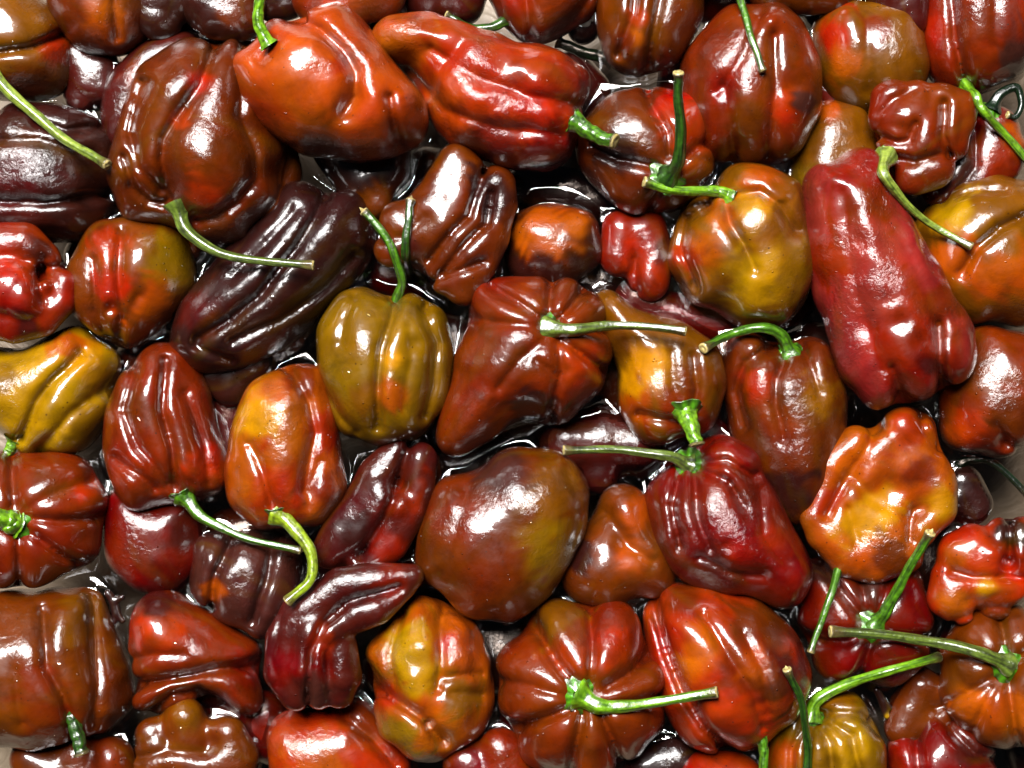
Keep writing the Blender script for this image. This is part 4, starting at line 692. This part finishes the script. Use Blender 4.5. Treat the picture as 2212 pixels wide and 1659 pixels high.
import re
def short(n):
    n = re.split(r',| with | at the | in the | on the | cut off| filling| lying| hanging| to the left| under | beneath | below | behind | half | squeezed| seen | facing| mostly| wedged| curling', n)[0]
    return ' '.join(n.split()[:7])
CEN = [(short(d['n']), np.mean([q[0] for L in d['L'] for q in L]), np.mean([q[1] for L in d['L'] for q in L])) for d in PEP]
UNI = {n for n, _, _ in CEN if sum(m == n for m, _, _ in CEN) == 1}; seen = set()
for r_, x, y, c_ in DEEP:
    near = sorted((math.hypot(a - x, b_ - y), n, a - x, b_ - y) for n, a, b_ in CEN if n in UNI and 0 < a < 2212 and 0 < b_ < 1659)
    for _, n, dx, dy in near[:4]:
        wd = ('above' if dy > 0 else 'below') if abs(dy) > abs(dx) else ('left of' if dx > 0 else 'right of')
        cw = dict(dark='dark', maroon='dark maroon', black='blackish', crimson='dark crimson', choc='dark brown')[c_]
        lab = '%s filler pepper added deep %s the %s' % (cw, wd, n)
        if lab not in seen: break
    seen.add(lab); r_['label'] = lab
# ---------------------------------------------------------------- stalks: ridged tube, calyx cup and cut end
STC = {'green': ((92, 150, 20), (24, 52, 8)), 'bright': ((138, 195, 28), (50, 95, 10)), 'pale': ((165, 185, 70), (80, 105, 30)),
       'dark': ((55, 100, 18), (14, 28, 8)), 'gray': ((112, 135, 45), (42, 46, 24)), 'lime': ((165, 195, 35), (110, 120, 20)), 'wet': ((12, 42, 14), (4, 14, 6))}
def catmull(pts, n):
    pts = np.array(pts, float); pts = np.vstack([2 * pts[0] - pts[1], pts, 2 * pts[-1] - pts[-2]]); out = []
    m = len(pts) - 3
    for u in np.linspace(0, m - 1e-6, n):
        i = int(u); t = u - i; a, b, c, d = pts[i:i + 4]
        out.append(0.5 * ((2 * b) + (c - a) * t + (2 * a - 5 * b + 4 * c - d) * t * t + (3 * b - a - 3 * c + d) * t ** 3))
    return np.array(out)
def frames(C_):
    T = np.gradient(C_, axis=0); T /= np.linalg.norm(T, axis=1)[:, None] + 1e-9
    n = np.cross(T[0], [0.3, 0.1, 1.0]); n /= np.linalg.norm(n); N = [n]
    for i in range(1, len(T)):
        v = N[-1] - T[i] * (N[-1] @ T[i]); N.append(v / np.linalg.norm(v))
    N = np.array(N); return T, N, np.cross(T, N)
def tube(C_, R, sides, T, N, B, ridge=0.0, ph=0.0):
    a = np.linspace(0, 2 * np.pi, sides, endpoint=False)
    rr = R[:, None] * (1 + ridge * np.cos(5 * a + ph)[None, :] + ridge * 0.5 * np.cos(11 * a + ph * 2)[None])
    V = C_[:, None] + rr[..., None] * (np.cos(a)[None, :, None] * N[:, None] + np.sin(a)[None, :, None] * B[:, None])
    n = len(C_); V = V.reshape(-1, 3)
    i = np.arange(n - 1)[:, None] * sides; j = np.arange(sides)[None]; j2 = (j + 1) % sides
    F = np.stack([i + j, i + j2, i + sides + j2, i + sides + j], -1).reshape(-1, 4)
    return V, F, a
def build_stalk(i, d, s):
    root = ROOTS[i][0]; rs = np.random.RandomState(i + 77)
    pts = s['p']; r0, r1 = [q * 0.98 for q in s.get('r', (10, 8))]; z0b = hm(*pts[0][:2]) if s.get('zb') is None else s['zb']
    z0b += s.get('dz', -4); z1 = z0b + s.get('rise', 25); n = len(pts); Z = []
    for m, q in enumerate(pts):
        t = m / (n - 1); z = z0b + (z1 - z0b) * t
        if len(q) > 2: z = z0b + q[2]
        elif m > 0 and not s.get('sunk'): z = max(z, max(hm(q[0] + a, q[1] + b) for a in (-5, 5) for b in (-5, 5)) + r1 + 3)
        Z.append(z)
    W = np.array([P(q[0], q[1], z) for q, z in zip(pts, Z)]).reshape(-1, 3)
    N_ = 46; C_ = catmull(W, N_)
    if not s.get('sunk'):                        # keep the whole stalk clear of what it lies across
        im = IMG(C_)
        for m in range(8, N_):
            hz = hm(im[m, 0], im[m, 1]) + r1 * 0.8
            if C_[m, 2] < hz: C_[m, 2] += (hz - C_[m, 2])
        for _ in range(6): C_[4:-1, 2] = 0.25 * C_[3:-2, 2] + 0.5 * C_[4:-1, 2] + 0.25 * C_[5:, 2]
    t = np.linspace(0, 1, N_)
    R = r0 + (r1 - r0) * np.clip(t * 1.6, 0, 1)
    R = R * (1.1 - 0.22 * t) * (1 + s.get('flare', 0.75) * np.exp(-(t / 0.07) ** 2)) * (1 + 0.34 * np.exp(-((1 - t) / 0.045) ** 2)) * (1 + 0.04 * np.sin(t * 31 + i))
    C_ += np.stack([np.sin(t * 17 + i), np.cos(t * 14 + i), 0 * t], -1) * 0.7
    T, N, B = frames(C_); V, F, a = tube(C_, R, 22, T, N, B, 0.07, i)
    c1, c2 = [lin(c, 0.31) for c in STC[s.get('c', 'green')]]
    st = 0.5 + 0.5 * np.sin(a[None] * 7 + 2.0 * np.sin(t[:, None] * 9 + i) + i) * np.sin(a[None] * 3 + t[:, None] * 5 + 2 * i)
    st = np.clip(st * 1.3 - 0.25 + 0.5 * np.exp(-((1 - t) / 0.12) ** 2)[:, None] + rs.uniform(-0.12, 0.12, st.shape), 0, 1)
    colr = c1 * (1 - st[..., None]) + c2 * st[..., None]
    brown = np.clip(np.exp(-((1 - t) / 0.05) ** 2), 0, 1)[:, None, None] * 0.8; colr = colr * (1 - brown) + lin((110, 90, 50), 0.3) * brown
    spot = np.clip(np.sin(a[None] * 2 + t[:, None] * 23 + i * 1.3) * np.sin(t[:, None] * 41 + i) * 2 - 1.1, 0, 1)[..., None]
    colr = colr * (1 - spot * 0.85) + lin((28, 24, 14), 0.3) * spot * 0.85
    org = C_[0]
    so = mesh_obj('stem', V, F, GREEN, root, org, colr.reshape(-1, 3))
    # cut end: ragged pale cap
    m = 22; k = np.arange(m); rag = 1 + 0.25 * rs.uniform(-1, 1, m)
    e = C_[-1]; ring0 = e + R[-1] * 1.03 * (np.cos(a)[:, None] * N[-1] + np.sin(a)[:, None] * B[-1]) - T[-1] * 2
    ring1 = e + R[-1] * 0.92 * (np.cos(a)[:, None] * N[-1] + np.sin(a)[:, None] * B[-1]) + T[-1] * (2.5 * rag)[:, None]
    ring2 = e + R[-1] * 0.5 * (np.cos(a)[:, None] * N[-1] + np.sin(a)[:, None] * B[-1]) + T[-1] * (1.0 + 2 * rs.uniform(0, 1, m))[:, None]
    cen = e + T[-1] * (s.get('spike', 4.0)); VV = np.vstack([ring0, ring1, ring2, cen[None]]); FF = []
    for r_ in (0, 1):
        for q in range(m): FF.append([r_ * m + q, r_ * m + (q + 1) % m, (r_ + 1) * m + (q + 1) % m, (r_ + 1) * m + q])
    for q in range(m): FF.append([2 * m + q, 2 * m + (q + 1) % m, 3 * m])
    cc = np.vstack([np.tile(lin((90, 75, 45), 0.4), (m, 1)), np.tile(lin((185, 165, 95), 0.45), (m, 1)), np.tile(lin((150, 125, 60), 0.4), (m, 1)), lin((220, 205, 130), 0.5)[None]])
    co = mesh_obj('cut_end', VV, FF, CUT, None, C_[-1], cc); co.parent = so; co.location = (C_[-1] - org) * S
    # calyx: scalloped cup round the foot of the stalk
    cr = s.get('cal', 30) * 0.84
    if cr:
        nr, na = 9, 60; ang = np.linspace(0, 2 * np.pi, na, endpoint=False); VV = []; cc = []
        sc_ = 1 + 0.24 * np.abs(np.sin(ang * 2.5 + i)) + 0.06 * np.sin(ang * 9 + i) + 0.05 * rs.uniform(-1, 1, na)
        ax = T[0]
        if s.get('ax') is not None: ax = np.array(s['ax'], float); ax /= np.linalg.norm(ax)
        n1 = np.cross(ax, [0.2, 1, 0.3]); n1 /= np.linalg.norm(n1); n2 = np.cross(ax, n1)
        prof = [(0.30, 0.42), (0.42, 0.36), (0.56, 0.28), (0.70, 0.17), (0.84, 0.04), (0.95, -0.05), (1.0, -0.07), (0.97, -0.15), (0.7, -0.10)]
        for (pr, pz) in prof:
            rad = cr * pr * (1 + (sc_ - 1) * pr); wob = cr * 0.07 * np.sin(ang * 5 + i) * pr
            VV.append(C_[0] + rad[:, None] * (np.cos(ang)[:, None] * n1 + np.sin(ang)[:, None] * n2) + ax * (cr * pz + wob)[:, None])
            g = np.clip(1.15 - pr * 0.95 + 0.25 * np.sin(ang * 10 + i), 0.05, 1)[:, None]
            cc.append(lin((95, 175, 15), 0.33) * g + lin((40, 42, 14), 0.3) * (1 - g))
        VV = np.vstack(VV); cc = np.vstack(cc)
        ii = np.arange(nr - 1)[:, None] * na; jj = np.arange(na)[None]; j2 = (jj + 1) % na
        FF = np.stack([ii + jj, ii + na + jj, ii + na + j2, ii + j2], -1).reshape(-1, 4)
        mesh_obj('calyx', VV, FF, GREEN, root, C_[0], cc)
for i, d in enumerate(PEP):
    if 'S' in d: build_stalk(i, d, d['S'])

# ---------------------------------------------------------------- water with menisci, basin floor
gs = 6.0; gx = np.arange(-180, 2400, gs); gy = np.arange(-180, 1850, gs)
X, Y = np.meshgrid(gx - CX, CY - gy, indexing='ij'); Dm = np.full(X.shape, 500.0, np.float32)
for b in BODIES:
    lo, hi = b.bounds()
    if lo[2] > 0 or b.top < 14 or b.Wc < 18: continue
    i0, i1 = np.searchsorted(X[:, 0], [lo[0] - 60, hi[0] + 60]); j0, j1 = np.searchsorted(-Y[0], [-hi[1] - 60, -lo[1] + 60])
    if i1 <= i0 or j1 <= j0: continue
    p = np.stack([X[i0:i1, j0:j1], Y[i0:i1, j0:j1], 0 * X[i0:i1, j0:j1]], -1).astype(np.float32)
    Dm[i0:i1, j0:j1] = np.minimum(Dm[i0:i1, j0:j1], b.sdf(p))
Dc = np.maximum(Dm, 0)
Zw = 17.0 * np.exp(-Dc / 19.0) + 1.3 * (np.sin(X / 61 + 1.3 * np.sin(Y / 83)) + np.sin(Y / 47 + 1.1 * np.sin(X / 71 + 2)))
Wv = np.stack([X, Y, Zw], -1).reshape(-1, 3); nx, ny = X.shape
ii = np.arange(nx - 1)[:, None] * ny; jj = np.arange(ny - 1)[None]
Wf = np.stack([ii + jj, ii + jj + 1, ii + ny + jj + 1, ii + ny + jj], -1).reshape(-1, 4)
keep = (Dm.reshape(-1)[Wf].min(1) > -14); Wf = Wf[keep]
used, inv = np.unique(Wf, return_inverse=True); Wf = inv.reshape(-1, 4); Wv = Wv[used]
tag(mesh_obj('water', Wv, Wf, WATER), kind='structure')
FZ = -330.0
fx, fy = np.meshgrid(np.linspace(-2600, 2600, 80), np.linspace(-2200, 2200, 70), indexing='ij')
fz = FZ + 4 * np.sin(fx / 300) + 3 * np.sin(fy / 230 + fx / 500)
Fv = np.stack([fx, fy, fz], -1).reshape(-1, 3); ii = np.arange(79)[:, None] * 70; jj = np.arange(69)[None]
Ff = np.stack([ii + jj, ii + 70 + jj, ii + 70 + jj + 1, ii + jj + 1], -1).reshape(-1, 4)
tag(mesh_obj('basin_floor', Fv, Ff, FLOOR), kind='structure')

# ---------------------------------------------------------------- water drops
def drop(x, y, r, label, flat=0.5):
    r = r * 1.25
    best = None
    for i, (root, V, Q) in ROOTS.items():
        im = IMG(V); dd = np.hypot(im[:, 0] - x, im[:, 1] - y); m = dd < 7
        if m.any():
            k = np.where(m)[0][np.argmax(V[m, 2])]
            if best is None or V[k, 2] > best[1][2]: best = (i, V[k])
    if best is None: return
    i, p = best; b = BODIES[i]; p = p.astype(np.float32)[None]; g = b.grad(p, b.sdf(p))[0]; n = g / np.linalg.norm(g)
    a = np.cross(n, [0.3, 1, 0.1]); a /= np.linalg.norm(a); c = np.cross(n, a); V = []; F = []
    nr, na = 9, 26; ang = np.linspace(0, 2 * np.pi, na, endpoint=False); rr = 1 + 0.09 * np.sin(ang * 2 + x) + 0.05 * np.sin(ang * 3 + y)
    for k in range(nr):
        th = k / (nr - 1) * math.pi / 2 * 1.12
        V.append(p[0] + n * r * flat * math.cos(th) + (r * math.sin(min(th, math.pi / 2)) * rr)[:, None] * (np.cos(ang)[:, None] * a + np.sin(ang)[:, None] * c))
    for k in range(nr - 1):
        for q in range(na): F.append([k * na + q, (k + 1) * na + q, (k + 1) * na + (q + 1) % na, k * na + (q + 1) % na])
    o = mesh_obj('water_drop', np.vstack(V), np.array(F), DROP, None, p[0])
    tag(o, label, 'water drop', 'water drops on the pepper skins')
for a in DROPS: drop(*a)
print('peppers', len(PEP), 'deep', len(DEEP), 'tris', sum(len(q) * 2 for _, _, q in ROOTS.values()))
